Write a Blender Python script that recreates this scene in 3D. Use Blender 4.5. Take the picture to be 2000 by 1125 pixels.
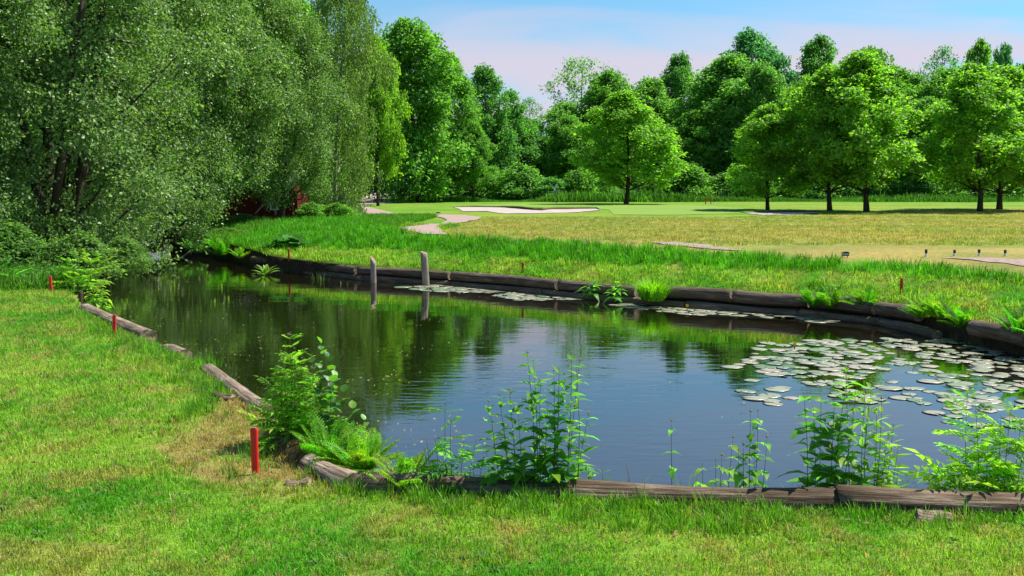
import bpy, math, random
import numpy as np
from mathutils import Vector, Matrix, Euler
from mathutils.geometry import delaunay_2d_cdt

R = math.radians
rng = np.random.default_rng(7)
random.seed(7)
scene = bpy.context.scene
for o in list(bpy.data.objects):
    bpy.data.objects.remove(o)
COL = scene.collection

# ------------------------------------------------------------------ camera, sky, sun, exposure
FPX, CX, YH, CAM_H = 1960.0, 1000.0, 385.0, 1.70
PITCH = math.atan((562.5 - YH) / FPX)
cam = bpy.data.cameras.new('camera')
cam.sensor_width = 36.0
cam.lens = 36.0 * FPX / 2000.0
cam.clip_start = 0.05
cam.clip_end = 3000
camo = bpy.data.objects.new('camera', cam)
COL.objects.link(camo)
camo.location = (0, 0, CAM_H)
camo.rotation_euler = (math.pi / 2 - PITCH, 0, 0)
scene.camera = camo

SUN_EL, SUN_AZ = R(57), R(70)          # azimuth measured from +Y towards +X
world = bpy.data.worlds.new('World')
scene.world = world
world.use_nodes = True
wt = world.node_tree
wt.nodes.clear()
wn = wt.nodes.new
wl = wt.links.new
out = wn('ShaderNodeOutputWorld')
bg = wn('ShaderNodeBackground')
sky = wn('ShaderNodeTexSky')
sky.sky_type = 'NISHITA'
sky.sun_disc = False
sky.sun_elevation = SUN_EL
sky.sun_rotation = SUN_AZ
sky.air_density = 1.0
sky.dust_density = 0.6
sky.ozone_density = 1.6
# thin cirrus laid on a high plane (direction divided by its height), soft and slightly pink
tc = wn('ShaderNodeTexCoord')
sep = wn('ShaderNodeSeparateXYZ')
wl(tc.outputs['Generated'], sep.inputs[0])
mz = wn('ShaderNodeMath'); mz.operation = 'MAXIMUM'; mz.inputs[1].default_value = 0.03
wl(sep.outputs['Z'], mz.inputs[0])
ad = wn('ShaderNodeMath'); ad.operation = 'ADD'; ad.inputs[1].default_value = 0.10
wl(mz.outputs[0], ad.inputs[0])
dx = wn('ShaderNodeMath'); dx.operation = 'DIVIDE'
dy = wn('ShaderNodeMath'); dy.operation = 'DIVIDE'
wl(sep.outputs['X'], dx.inputs[0]); wl(ad.outputs[0], dx.inputs[1])
wl(sep.outputs['Y'], dy.inputs[0]); wl(ad.outputs[0], dy.inputs[1])
cmb = wn('ShaderNodeCombineXYZ')
wl(dx.outputs[0], cmb.inputs[0]); wl(dy.outputs[0], cmb.inputs[1])
mp = wn('ShaderNodeMapping')
mp.inputs['Rotation'].default_value = (0, 0, R(-28))
mp.inputs['Scale'].default_value = (0.55, 1.0, 1)
mp.inputs['Location'].default_value = (3.1, 1.7, 0)
wl(cmb.outputs[0], mp.inputs[0])
nz = wn('ShaderNodeTexNoise')
nz.inputs['Scale'].default_value = 1.0
nz.inputs['Detail'].default_value = 6
nz.inputs['Roughness'].default_value = 0.5
nz.inputs['Distortion'].default_value = 0.5
wl(mp.outputs[0], nz.inputs['Vector'])
rp = wn('ShaderNodeValToRGB')
rp.color_ramp.interpolation = 'EASE'
rp.color_ramp.elements[0].position = 0.36
rp.color_ramp.elements[0].color = (0.12, 0.12, 0.12, 1)
rp.color_ramp.elements[1].position = 0.58
rp.color_ramp.elements[1].color = (0.9, 0.9, 0.9, 1)
wl(nz.outputs['Fac'], rp.inputs[0])
mixc = wn('ShaderNodeMix'); mixc.data_type = 'RGBA'
lay = wn('ShaderNodeMath'); lay.operation = 'ADD'; lay.inputs[1].default_value = 0.03
wl(mz.outputs[0], lay.inputs[0])
lay2 = wn('ShaderNodeMath'); lay2.operation = 'DIVIDE'; lay2.inputs[0].default_value = 0.16
wl(lay.outputs[0], lay2.inputs[1])
lay3 = wn('ShaderNodeMath'); lay3.operation = 'MINIMUM'; lay3.inputs[1].default_value = 1.0
lay4 = wn('ShaderNodeMath'); lay4.operation = 'POWER'; lay4.inputs[1].default_value = 2.0
wl(lay2.outputs[0], lay4.inputs[0])
wl(lay4.outputs[0], lay3.inputs[0])
cf_ = wn('ShaderNodeMath'); cf_.operation = 'MULTIPLY'
wl(rp.outputs[0], cf_.inputs[0]); wl(lay3.outputs[0], cf_.inputs[1])
wl(cf_.outputs[0], mixc.inputs['Factor'])
tint = wn('ShaderNodeMix'); tint.data_type = 'RGBA'; tint.blend_type = 'MULTIPLY'
tint.inputs['Factor'].default_value = 1.0
tint.inputs['B'].default_value = (0.41, 0.75, 0.86, 1)
wl(sky.outputs[0], tint.inputs['A'])
wl(tint.outputs['Result'], mixc.inputs['A'])
mixc.inputs['B'].default_value = (4.0, 3.6, 4.2, 1)
wl(mixc.outputs['Result'], bg.inputs['Color'])
bg.inputs['Strength'].default_value = 0.088
wl(bg.outputs[0], out.inputs[0])

sl = bpy.data.lights.new('sun', 'SUN')
sl.energy = 4.4
sl.angle = R(0.5)
sl.color = (1.0, 0.95, 0.86)
so = bpy.data.objects.new('sun', sl)
COL.objects.link(so)
sdir = Vector((math.sin(SUN_AZ) * math.cos(SUN_EL), math.cos(SUN_AZ) * math.cos(SUN_EL), math.sin(SUN_EL)))
so.rotation_euler = (-sdir).to_track_quat('-Z', 'Y').to_euler()
so.location = sdir * 300

scene.render.engine = 'CYCLES'
vs = scene.view_settings
vs.view_transform = 'Standard'
vs.look = 'None'
vs.gamma = 1
vs.use_curve_mapping = False
vs.exposure = 1.08
cy = scene.cycles
cy.max_bounces = 7
cy.diffuse_bounces = 4
cy.glossy_bounces = 3
cy.transmission_bounces = 4
cy.transparent_max_bounces = 4
cy.use_denoising = True
cy.sample_clamp_indirect = 6

# ------------------------------------------------------------------ places: ground profile, pixel <-> ground
WATER_Z = -0.38
PY = np.array([-500, 8, 16, 20, 24, 27.5, 30, 40, 50, 60, 70, 80, 95, 110, 130, 180, 420, 1500.])
PZ = np.array([0, 0, -.03, -.06, -.03, .08, .16, .36, .54, .69, .87, 1.0, 1.17, 1.36, 1.5, 2.0, 4.0, 9.])


def gz(y):
    return np.interp(y, PY, PZ)


def ray(px, py):
    d = Vector(((px - CX) / FPX, (562.5 - py) / FPX, -1.0))
    return camo.rotation_euler.to_matrix() @ d


def at_z(px, py, z=0.0):
    d = ray(px, py)
    t = (z - CAM_H) / d.z
    return Vector((d.x * t, d.y * t, z))


def at_y(px, py, Y):
    d = ray(px, py)
    t = Y / d.y
    return Vector((d.x * t, Y, CAM_H + d.z * t))


far_px = [(352, 492), (400, 500), (450, 513), (520, 530), (600, 539), (700, 547), (850, 555), (1000, 570), (1150, 585), (1300, 599), (1450, 609),
          (1600, 620), (1700, 631), (1780, 648), (1880, 675), (2000, 704), (2150, 745), (2350, 830)]
far_w = [at_z(x, y, WATER_Z) for x, y in far_px]


def offset_poly(pts, d):
    res = []
    for i, p in enumerate(pts):
        a = pts[max(i - 1, 0)]
        b = pts[min(i + 1, len(pts) - 1)]
        t = Vector((b.x - a.x, b.y - a.y, 0)).normalized()
        nrm = Vector((-t.y, t.x, 0))
        res.append(Vector((p.x + nrm.x * d, p.y + nrm.y * d, 0)))
    return res


far_edge = offset_poly(far_w, 0.24)          # walking left to right the land lies on the left hand
FAR_LINE = [(p.x, p.y) for p in far_edge]
FAR_LAND = FAR_LINE + [(60, 6), (60, 60), (-14, 60)]


def inside(poly, X, Y):
    poly = np.asarray(poly)
    c = np.zeros(X.shape, dtype=bool)
    j = len(poly) - 1
    for i in range(len(poly)):
        xi, yi = poly[i]
        xj, yj = poly[j]
        if yi != yj:
            hit = ((yi > Y) != (yj > Y)) & (X < (xj - xi) * (Y - yi) / (yj - yi) + xi)
            c ^= hit
        j = i
    return c


def dist_poly(poly, X, Y, closed=True):
    poly = np.asarray(poly)
    best = np.full(X.shape, 1e9)
    n = len(poly)
    for i in range(n if closed else n - 1):
        ax, ay = poly[i]
        bx, by = poly[(i + 1) % n]
        ex, ey = bx - ax, by - ay
        L = ex * ex + ey * ey + 1e-9
        t = np.clip(((X - ax) * ex + (Y - ay) * ey) / L, 0, 1)
        best = np.minimum(best, np.hypot(X - ax - t * ex, Y - ay - t * ey))
    return best


def height(X, Y):
    """ground level: gentle rise away from the viewer, and a steeper grassy bank behind the far logs"""
    X, Y = np.atleast_1d(X).astype(float), np.atleast_1d(Y).astype(float)
    z = gz(Y)
    d = dist_poly(FAR_LINE, X, Y, False)
    t = np.clip(d / 3.4, 0, 1)
    bank = -0.06 + 0.70 * (1 - (1 - t) ** 1.6)
    return np.where(inside(FAR_LAND, X, Y), np.maximum(z, bank), z)


def on_ground(px, py):
    d = ray(px, py)
    T = np.concatenate([np.geomspace(2, 30, 260), np.geomspace(30.1, 700, 500)])
    below = CAM_H + d.z * T < height(d.x * T, d.y * T)
    i = int(np.argmax(below)) if below.any() else len(T) - 1
    a, b = T[max(i - 1, 0)], T[i]
    T = np.linspace(a, b, 60)
    below = CAM_H + d.z * T < height(d.x * T, d.y * T)
    t = T[int(np.argmax(below))] if below.any() else b
    return Vector((d.x * t, d.y * t, float(height(d.x * t, d.y * t)[0])))


def x_at(px, Y):
    return ray(px, YH).x / ray(px, YH).y * Y


# ------------------------------------------------------------------ object helpers
def link(o, parent=None):
    COL.objects.link(o)
    if parent is not None:
        o.parent = parent
    return o


def tag(o, label, cat=None, group=None, kind=None):
    if label:
        o['label'] = label
    if cat:
        o['category'] = cat
    if group:
        o['group'] = group
    if kind:
        o['kind'] = kind
    return o


def empty(name, loc=(0, 0, 0), rz=0.0, s=1.0):
    o = bpy.data.objects.new(name, None)
    o.empty_display_size = 0.1
    COL.objects.link(o)
    o.location = loc
    o.rotation_euler = (0, 0, rz)
    o.scale = (s, s, s) if not hasattr(s, '__len__') else s
    return o


def mobj(name, me, parent=None, mat=None):
    if mat is not None and len(me.materials) == 0:
        me.materials.append(mat)
    return link(bpy.data.objects.new(name, me), parent)


def mesh_np(name, V, F, mat=None, smooth=False, fattr=None, vcol=None):
    """V (n,3), F (m,k) with constant k, or list of such arrays"""
    if not isinstance(F, list):
        F = [F]
    F = [np.asarray(f, dtype=np.int32) for f in F if len(f)]
    me = bpy.data.meshes.new(name)
    V = np.asarray(V, dtype=np.float32)
    me.vertices.add(len(V))
    me.vertices.foreach_set('co', V.ravel())
    loops = np.concatenate([f.ravel() for f in F])
    tot = np.concatenate([np.full(len(f), f.shape[1], dtype=np.int32) for f in F])
    st = np.concatenate([[0], np.cumsum(tot)[:-1]]).astype(np.int32)
    me.loops.add(len(loops))
    me.loops.foreach_set('vertex_index', loops)
    me.polygons.add(len(tot))
    me.polygons.foreach_set('loop_start', st)
    me.polygons.foreach_set('use_smooth', np.full(len(tot), smooth))
    if fattr is not None:
        a = me.attributes.new('v', 'FLOAT', 'FACE')
        a.data.foreach_set('value', np.asarray(fattr, dtype=np.float32))
    if vcol is not None:
        a = me.attributes.new('tint', 'FLOAT_COLOR', 'POINT')
        c = np.ones((len(V), 4), dtype=np.float32)
        c[:, :3] = vcol
        a.data.foreach_set('color', c.ravel())
    me.update(calc_edges=True)
    if mat is not None:
        me.materials.append(mat)
    return me


class MB:
    """collects shapes for one mesh"""
    def __init__(self):
        self.v = []
        self.f = []

    def add(self, vs, fs):
        o = len(self.v)
        self.v += [tuple(p) for p in vs]
        self.f += [tuple(i + o for i in f) for f in fs]

    def box(self, x0, x1, y0, y1, z0, z1):
        self.add([(x0, y0, z0), (x1, y0, z0), (x1, y1, z0), (x0, y1, z0), (x0, y0, z1), (x1, y0, z1), (x1, y1, z1), (x0, y1, z1)],
                 [(0, 3, 2, 1), (4, 5, 6, 7), (0, 1, 5, 4), (1, 2, 6, 5), (2, 3, 7, 6), (3, 0, 4, 7)])

    def tube(self, pts, rad, n=6, cap=True, wob=0.0):
        pts = [Vector(p) for p in pts]
        rings = []
        ref = Vector((0.31, 0.2, 0.93)).normalized()
        base = len(self.v)
        k = len(pts)
        for i, p in enumerate(pts):
            t = (pts[min(i + 1, k - 1)] - pts[max(i - 1, 0)]).normalized()
            r0 = ref if abs(t.dot(ref)) < 0.95 else Vector((1, 0, 0))
            a = t.cross(r0).normalized()
            b = t.cross(a)
            r = rad[i] if hasattr(rad, '__len__') else rad
            for j in range(n):
                w = 1 + (random.uniform(-wob, wob) if wob else 0)
                an = 2 * math.pi * j / n
                self.v.append(tuple(p + (a * math.cos(an) + b * math.sin(an)) * r * w))
        for i in range(k - 1):
            for j in range(n):
                a0 = base + i * n + j
                a1 = base + i * n + (j + 1) % n
                self.f.append((a0, a1, a1 + n, a0 + n))
        if cap:
            self.f.append(tuple(base + j for j in reversed(range(n))))
            self.f.append(tuple(base + (k - 1) * n + j for j in range(n)))

    def mesh(self, name, mat=None, smooth=False):
        me = bpy.data.meshes.new(name)
        me.from_pydata(self.v, [], self.f)
        if smooth:
            me.polygons.foreach_set('use_smooth', [True] * len(me.polygons))
        me.update()
        if mat:
            me.materials.append(mat)
        return me


# ------------------------------------------------------------------ materials
def new_mat(name):
    m = bpy.data.materials.new(name)
    m.use_nodes = True
    nt = m.node_tree
    nt.nodes.clear()
    o = nt.nodes.new('ShaderNodeOutputMaterial')
    return m, nt, o


def nnode(nt, kind, **kw):
    n = nt.nodes.new(kind)
    for k, v in kw.items():
        setattr(n, k, v)
    return n


def noise(nt, scale, detail=4, rough=0.55, coord='Object', stretch=None):
    t = nnode(nt, 'ShaderNodeTexCoord')
    src = t.outputs[coord] if coord != 'World' else nnode(nt, 'ShaderNodeNewGeometry').outputs['Position']
    if stretch:
        mp_ = nnode(nt, 'ShaderNodeMapping')
        mp_.inputs['Scale'].default_value = stretch
        nt.links.new(src, mp_.inputs[0])
        src = mp_.outputs[0]
    n = nnode(nt, 'ShaderNodeTexNoise')
    n.inputs['Scale'].default_value = scale
    n.inputs['Detail'].default_value = detail
    n.inputs['Roughness'].default_value = rough
    nt.links.new(src, n.inputs['Vector'])
    return n.outputs['Fac']


def ramp(nt, fac, stops):
    r = nnode(nt, 'ShaderNodeValToRGB')
    e = r.color_ramp.elements
    while len(e) < len(stops):
        e.new(0.5)
    for el, (p, c) in zip(e, stops):
        el.position = p
        el.color = (*c, 1) if len(c) == 3 else c
    nt.links.new(fac, r.inputs[0])
    return r.outputs[0]


def mixrgb(nt, a, b, fac, mode='MIX'):
    m = nnode(nt, 'ShaderNodeMix', data_type='RGBA', blend_type=mode)
    for s, v in (('A', a), ('B', b)):
        if hasattr(v, 'links') or hasattr(v, 'is_linked'):
            nt.links.new(v, m.inputs[s])
        else:
            m.inputs[s].default_value = (*v, 1)
    if hasattr(fac, 'is_linked'):
        nt.links.new(fac, m.inputs['Factor'])
    else:
        m.inputs['Factor'].default_value = fac
    return m.outputs['Result']


def bsdf(nt, color, rough=0.7, spec=0.3, bump=None, bump_d=0.01, bump_s=0.6, metallic=0):
    p = nnode(nt, 'ShaderNodeBsdfPrincipled')
    if hasattr(color, 'is_linked'):
        nt.links.new(color, p.inputs['Base Color'])
    else:
        p.inputs['Base Color'].default_value = (*color, 1)
    p.inputs['Roughness'].default_value = rough
    p.inputs['Specular IOR Level'].default_value = spec
    p.inputs['Metallic'].default_value = metallic
    if bump is not None:
        b = nnode(nt, 'ShaderNodeBump')
        b.inputs['Distance'].default_value = bump_d
        b.inputs['Strength'].default_value = bump_s
        nt.links.new(bump, b.inputs['Height'])
        nt.links.new(b.outputs[0], p.inputs['Normal'])
    return p


def simple_mat(name, c0, c1, scale=8, rough=0.7, spec=0.3, stretch=None, bump_d=0.006, coord='Object', bump_s=0.6):
    m, nt, o = new_mat(name)
    n = noise(nt, scale, 6, 0.6, coord, stretch)
    col = ramp(nt, n, [(0.3, c0), (0.7, c1)])
    p = bsdf(nt, col, rough, spec, n, bump_d, bump_s)
    nt.links.new(p.outputs[0], o.inputs[0])
    return m


def leaf_mat(name, rough=0.45, spec=0.4, trans=0.35, tmul=(1.22, 1.45, 0.5), source='OBJECT', var=(0.55, 1.35), hue=(1.12, 1.0, 0.7)):
    """foliage: colour = object colour (or instance tint) x per-leaf variation; some light passes through"""
    m, nt, o = new_mat(name)
    if source == 'OBJECT':
        base = nnode(nt, 'ShaderNodeObjectInfo').outputs['Color']
        at = nnode(nt, 'ShaderNodeAttribute', attribute_name='v')
        v = at.outputs['Fac']
    elif source == 'INSTANCER':
        at = nnode(nt, 'ShaderNodeAttribute', attribute_name='tint', attribute_type='INSTANCER')
        base = at.outputs['Color']
        v = nnode(nt, 'ShaderNodeAttribute', attribute_name='v').outputs['Fac']
    sc = ramp(nt, v, [(0.0, (var[0],) * 3), (0.6, (1, 1, 1)), (1.0, (var[1] * hue[0], var[1] * hue[1], var[1] * hue[2]))])
    col = mixrgb(nt, base, sc, 1.0, 'MULTIPLY')
    p = bsdf(nt, col, rough, spec)
    tr = nnode(nt, 'ShaderNodeBsdfTranslucent')
    tcol = mixrgb(nt, col, tmul, 1.0, 'MULTIPLY')
    nt.links.new(tcol, tr.inputs['Color'])
    mx = nnode(nt, 'ShaderNodeMixShader')
    mx.inputs[0].default_value = trans
    nt.links.new(p.outputs[0], mx.inputs[1])
    nt.links.new(tr.outputs[0], mx.inputs[2])
    nt.links.new(mx.outputs[0], o.inputs[0])
    return m


M_LEAF = leaf_mat('leaf', 0.5, 0.35, 0.6, var=(0.45, 1.55))
M_GLOSSY = leaf_mat('glossy_leaf', 0.45, 0.42, 0.42, var=(0.3, 1.8), hue=(1.2, 1.0, 0.7))
M_GRASS = leaf_mat('grass_blade', 0.5, 0.3, 0.42, tmul=(1.25, 1.35, 0.55), source='INSTANCER', var=(0.42, 1.5), hue=(1.15, 1.0, 0.8))
M_BARK = simple_mat('bark', (0.018, 0.015, 0.011), (0.085, 0.07, 0.05), 9, 0.9, 0.15, (1, 1, 0.25), 0.03)
M_BIRCH = simple_mat('birch_bark', (0.10, 0.09, 0.08), (0.42, 0.40, 0.36), 5, 0.8, 0.2, (1, 1, 2.5), 0.01)
M_STEM = simple_mat('plant_stem', (0.03, 0.035, 0.012), (0.10, 0.12, 0.03), 20, 0.6)
M_TWIG = simple_mat('dead_twig', (0.16, 0.14, 0.11), (0.34, 0.31, 0.26), 12, 0.8)

# ground: vertex tint x fine noise
m, nt, o = new_mat('turf')
tnt = nnode(nt, 'ShaderNodeAttribute', attribute_name='tint').outputs['Color']
n1 = noise(nt, 0.55, 5, 0.6, 'World')
n2 = noise(nt, 9.0, 6, 0.7, 'World')
n3 = noise(nt, 55.0, 3, 0.7, 'World')
c = mixrgb(nt, tnt, ramp(nt, n1, [(0.3, (0.72, 0.80, 0.7)), (0.7, (1.25, 1.12, 1.1))]), 1.0, 'MULTIPLY')
c = mixrgb(nt, c, ramp(nt, n2, [(0.25, (0.6, 0.68, 0.6)), (0.75, (1.3, 1.22, 1.2))]), 1.0, 'MULTIPLY')
c = mixrgb(nt, c, ramp(nt, n3, [(0.25, (0.65, 0.7, 0.65)), (0.75, (1.3, 1.25, 1.25))]), 0.8, 'MULTIPLY')
p = bsdf(nt, c, 0.9, 0.1, n3, 0.03, 0.8)
nt.links.new(p.outputs[0], o.inputs[0])
M_TURF = m

M_SAND = simple_mat('bunker_sand', (0.32, 0.26, 0.24), (0.42, 0.355, 0.335), 1.2, 0.95, 0.1, None, 0.05, 'World')
M_PATH = simple_mat('gravel_path', (0.24, 0.165, 0.145), (0.36, 0.265, 0.24), 10, 0.95, 0.1, None, 0.02, 'World')
M_SOIL = simple_mat('soil', (0.02, 0.015, 0.01), (0.07, 0.05, 0.03), 6, 0.95, 0.1, None, 0.05, 'World')


def log_mat(name, dark, mid, pale, moss=0.0):
    m, nt, o = new_mat(name)
    g = noise(nt, 7, 8, 0.68, 'Object', (0.35, 3.2, 3.2))
    cracks = noise(nt, 14, 4, 0.6, 'Object', (0.12, 4, 4))
    blot = noise(nt, 2.2, 5, 0.6, 'Object')
    c = ramp(nt, g, [(0.28, dark), (0.5, mid), (0.72, pale)])
    c = mixrgb(nt, c, ramp(nt, cracks, [(0.36, (0.25, 0.22, 0.2)), (0.46, (1, 1, 1))]), 0.85, 'MULTIPLY')
    c = mixrgb(nt, c, (dark[0] * 1.5, dark[1] * 1.5, dark[2] * 1.3), ramp(nt, blot, [(0.45, (0, 0, 0)), (0.7, (0.7, 0.7, 0.7))]))
    if moss:
        ms = noise(nt, 5, 5, 0.7, 'Object')
        c = mixrgb(nt, c, (0.06, 0.08, 0.02), ramp(nt, ms, [(0.55, (0, 0, 0)), (0.7, (moss,) * 3)]))
    add = nnode(nt, 'ShaderNodeMath', operation='MULTIPLY')
    nt.links.new(g, add.inputs[0]); nt.links.new(cracks, add.inputs[1])
    p = bsdf(nt, c, 0.88, 0.15, add.outputs[0], 0.035, 1.0)
    nt.links.new(p.outputs[0], o.inputs[0])
    return m


M_LOG = log_mat('weathered_log', (0.03, 0.02, 0.013), (0.125, 0.085, 0.056), (0.34, 0.26, 0.19))
M_LOG_PALE = log_mat('sun_bleached_log', (0.07, 0.05, 0.036), (0.26, 0.19, 0.14), (0.46, 0.37, 0.29))
M_LOG_FAR = log_mat('bank_log', (0.05, 0.035, 0.025), (0.13, 0.095, 0.07), (0.24, 0.19, 0.15))
M_END = simple_mat('log_end_grain', (0.12, 0.08, 0.05), (0.32, 0.24, 0.16), 18, 0.9)
M_RED = simple_mat('red_paint', (0.60, 0.014, 0.016), (0.74, 0.026, 0.026), 25, 0.45, 0.4, None, 0.001)
M_ORANGE = simple_mat('faded_red_paint', (0.42, 0.03, 0.015), (0.55, 0.06, 0.02), 25, 0.6, 0.3)
M_BLACK = simple_mat('black_paint', (0.006, 0.006, 0.006), (0.02, 0.02, 0.02), 20, 0.45, 0.4)
M_WHITE = simple_mat('white_paint', (0.70, 0.70, 0.68), (0.82, 0.82, 0.80), 20, 0.5, 0.4)
M_SHED = simple_mat('falu_red_wood', (0.065, 0.010, 0.008), (0.13, 0.019, 0.014), 6, 0.85, 0.15, (6, 6, 0.5))
M_ROOF = simple_mat('tar_roof', (0.02, 0.02, 0.018), (0.06, 0.055, 0.05), 6, 0.9)
M_GLASS = simple_mat('dark_window', (0.02, 0.025, 0.03), (0.05, 0.06, 0.07), 3, 0.1, 0.6)
M_CLOTH = simple_mat('white_cloth', (0.72, 0.74, 0.74), (0.82, 0.84, 0.84), 8, 0.7)

# pond water
m, nt, o = new_mat('pond_water')
wa = noise(nt, 5.0, 3, 0.5, 'World', (0.55, 1.5, 1))
wb = noise(nt, 1.1, 2, 0.5, 'World', (0.7, 1.3, 1))
wp = noise(nt, 0.16, 2, 0.5, 'World')
gust = ramp(nt, wp, [(0.42, (0.22, 0.22, 0.22)), (0.62, (1, 1, 1))])
mul = nnode(nt, 'ShaderNodeMath', operation='MULTIPLY'); nt.links.new(wa, mul.inputs[0]); nt.links.new(gust, mul.inputs[1])
sc2 = nnode(nt, 'ShaderNodeMath', operation='MULTIPLY'); nt.links.new(wb, sc2.inputs[0]); sc2.inputs[1].default_value = 1.1
ad2 = nnode(nt, 'ShaderNodeMath', operation='ADD'); nt.links.new(mul.outputs[0], ad2.inputs[0]); nt.links.new(sc2.outputs[0], ad2.inputs[1])
p = bsdf(nt, (0.0055, 0.0048, 0.0016), 0.01, 0.5, ad2.outputs[0], 0.0034, 1.0)
p.inputs['IOR'].default_value = 2.8
nt.links.new(p.outputs[0], o.inputs[0])
M_WATER = m

# ------------------------------------------------------------------ pond outline
near_px = [(2500, 1022), (2000, 1003), (1550, 985), (1100, 968), (700, 951), (600, 905), (510, 805), (410, 727), (345, 692), (285, 658), (168, 606)]
near_w = [at_z(x, y, 0) for x, y in near_px]
left_w = [Vector((-7.6, 17.5, 0)), Vector((-9.3, 21.5, 0)), Vector((-11.2, 27, 0)), Vector((-13.0, 33, 0)), Vector((-14.6, 38.5, 0)), Vector((-17.5, 46, 0)),
          Vector((-21, 56, 0)), Vector((-19.3, 56.6, 0)), Vector((-15.6, 46, 0)), Vector((-13.0, 40, 0))]


near_edge = offset_poly(near_w, -0.10)       # towards the water
POND = [(p.x, p.y) for p in far_edge + near_edge + left_w]


def densify(poly, step):
    outp = []
    for i in range(len(poly)):
        a, b = np.array(poly[i]), np.array(poly[(i + 1) % len(poly)])
        n = max(1, int(np.linalg.norm(b - a) / step))
        for k in range(n):
            outp.append(a + (b - a) * k / n)
    return np.array(outp)


POND_D = densify(POND, 0.35)
# slightly uneven banks
POND_D = POND_D + rng.normal(0, 0.025, POND_D.shape)


# ------------------------------------------------------------------ smooth value noise for colour zones and bumps
_perm = rng.random((64, 64))


def vnoise(x, y, s):
    x, y = np.asarray(x) * s, np.asarray(y) * s
    xi, yi = np.floor(x).astype(int), np.floor(y).astype(int)
    fx, fy = x - xi, y - yi
    fx, fy = fx * fx * (3 - 2 * fx), fy * fy * (3 - 2 * fy)
    g = lambda a, b: _perm[a % 64, b % 64]
    return (g(xi, yi) * (1 - fx) + g(xi + 1, yi) * fx) * (1 - fy) + (g(xi, yi + 1) * (1 - fx) + g(xi + 1, yi + 1) * fx) * fy


def fbm(x, y, s):
    return 0.5 * vnoise(x, y, s) + 0.3 * vnoise(x + 17.3, y - 5.1, s * 2.1) + 0.2 * vnoise(x - 9.7, y + 3.3, s * 4.3)


# ground zones, outlined on the ground itself
def gpoly(pts):
    return [tuple(on_ground(*p)[:2]) for p in pts]


C1 = [(440, 478), (600, 487), (800, 491), (1000, 505), (1200, 515), (1400, 525), (1600, 529), (1750, 533), (1900, 542), (2000, 552), (2300, 590)]
C2 = [(640, 424), (700, 428), (770, 452), (860, 464), (1000, 470), (1150, 478), (1300, 490), (1450, 496), (1600, 508), (1750, 517), (1850, 524), (2000, 544), (2300, 577)]
C3 = [(800, 462), (880, 447), (945, 424), (1100, 424), (1400, 425), (1500, 420), (1700, 417), (2000, 408), (2400, 404)]
Z_TALL = gpoly(C1) + gpoly(C2)[::-1]
Z_DRY = gpoly(C2[2:]) + gpoly(C3)[::-1]
PATHS = {
    'bend': [(772, 447), (800, 444), (862, 437), (872, 432), (868, 427), (845, 423), (818, 421), (870, 420), (910, 421), (941, 425), (936, 429), (900, 436),
             (868, 441), (858, 447), (862, 455), (884, 460), (830, 458), (792, 452)],
    'left': [(640, 404), (700, 402), (722, 406), (748, 412), (790, 421), (740, 422), (700, 421), (640, 420)],
    'rear': [(722, 377), (762, 376), (758, 381), (738, 384), (775, 392), (770, 397), (712, 400), (640, 402), (700, 388)],
    'middle': [(1268, 474), (1330, 475), (1400, 481), (1452, 489), (1440, 491.5), (1380, 486), (1300, 478.5)],
    'right': [(1840, 503), (1900, 504), (2000, 507), (2150, 514), (2150, 528), (2000, 518), (1930, 511)],
}
BUNKERS = {
    'long': [(885, 405.5), (920, 405), (975, 406), (1010, 408), (1040, 411), (1060, 411.5), (1080, 409.5), (1130, 408.8), (1165, 408.6), (1172, 410.5), (1130, 415.5),
             (1040, 417.5), (985, 417.8), (952, 413.5), (905, 413.5), (897, 409)],
    'short': [(1455, 416.3), (1530, 415), (1605, 414.8), (1590, 417), (1545, 420), (1490, 420.2)],
}
STRAW = gpoly([(300, 870), (400, 815), (455, 775), (520, 800), (600, 880), (650, 925), (600, 945), (470, 952), (350, 930)])


def ground_rgb(X, Y):
    """albedo of the turf at ground points"""
    n = fbm(X, Y, 0.9)[:, None]
    n2 = fbm(X + 40, Y - 11, 3.0)[:, None]
    lush = np.array([0.080, 0.255, 0.014])
    pale = np.array([0.225, 0.345, 0.045])
    straw = np.array([0.33, 0.25, 0.095])
    k = np.clip((n - 0.30) / 0.28, 0, 1)
    c = lush * (1 - k) + pale * k
    s = np.clip((n2 - 0.54) / 0.14, 0, 1) * 0.6
    c = c * (1 - s) + straw * s
    # worn, strawy patch round the near stake
    st = inside(STRAW, X, Y)[:, None] * np.clip((n2 - 0.3) / 0.15, 0, 1) * 0.85
    c = c * (1 - st) + np.array([0.36, 0.25, 0.13]) * st
    tall = inside(Z_TALL, X, Y)[:, None]
    c = np.where(tall, np.array([0.075, 0.25, 0.010]) * (0.85 + 0.4 * n), c)
    dry = inside(Z_DRY, X, Y)[:, None]
    kd = np.clip((fbm(X, Y * 2.2, 0.22)[:, None] - 0.36) / 0.3, 0, 1)
    cd = np.array([0.27, 0.285, 0.085]) * (1 - kd) + np.array([0.40, 0.30, 0.13]) * kd
    c = np.where(dry, cd, c)
    far = ((Y > 42) & ~inside(Z_DRY, X, Y) & ~inside(Z_TALL, X, Y))[:, None]
    kf = np.clip((fbm(X * 0.6, Y * 1.5, 0.12)[:, None] - 0.35) / 0.3, 0, 1)
    cf = np.array([0.145, 0.285, 0.035]) * (1 - kf) + np.array([0.25, 0.30, 0.055]) * kf
    c = np.where(far, cf, c)
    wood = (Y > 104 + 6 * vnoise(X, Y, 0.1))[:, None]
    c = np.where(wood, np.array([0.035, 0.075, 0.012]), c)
    return c * np.array([0.74, 0.86, 0.62])


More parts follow.
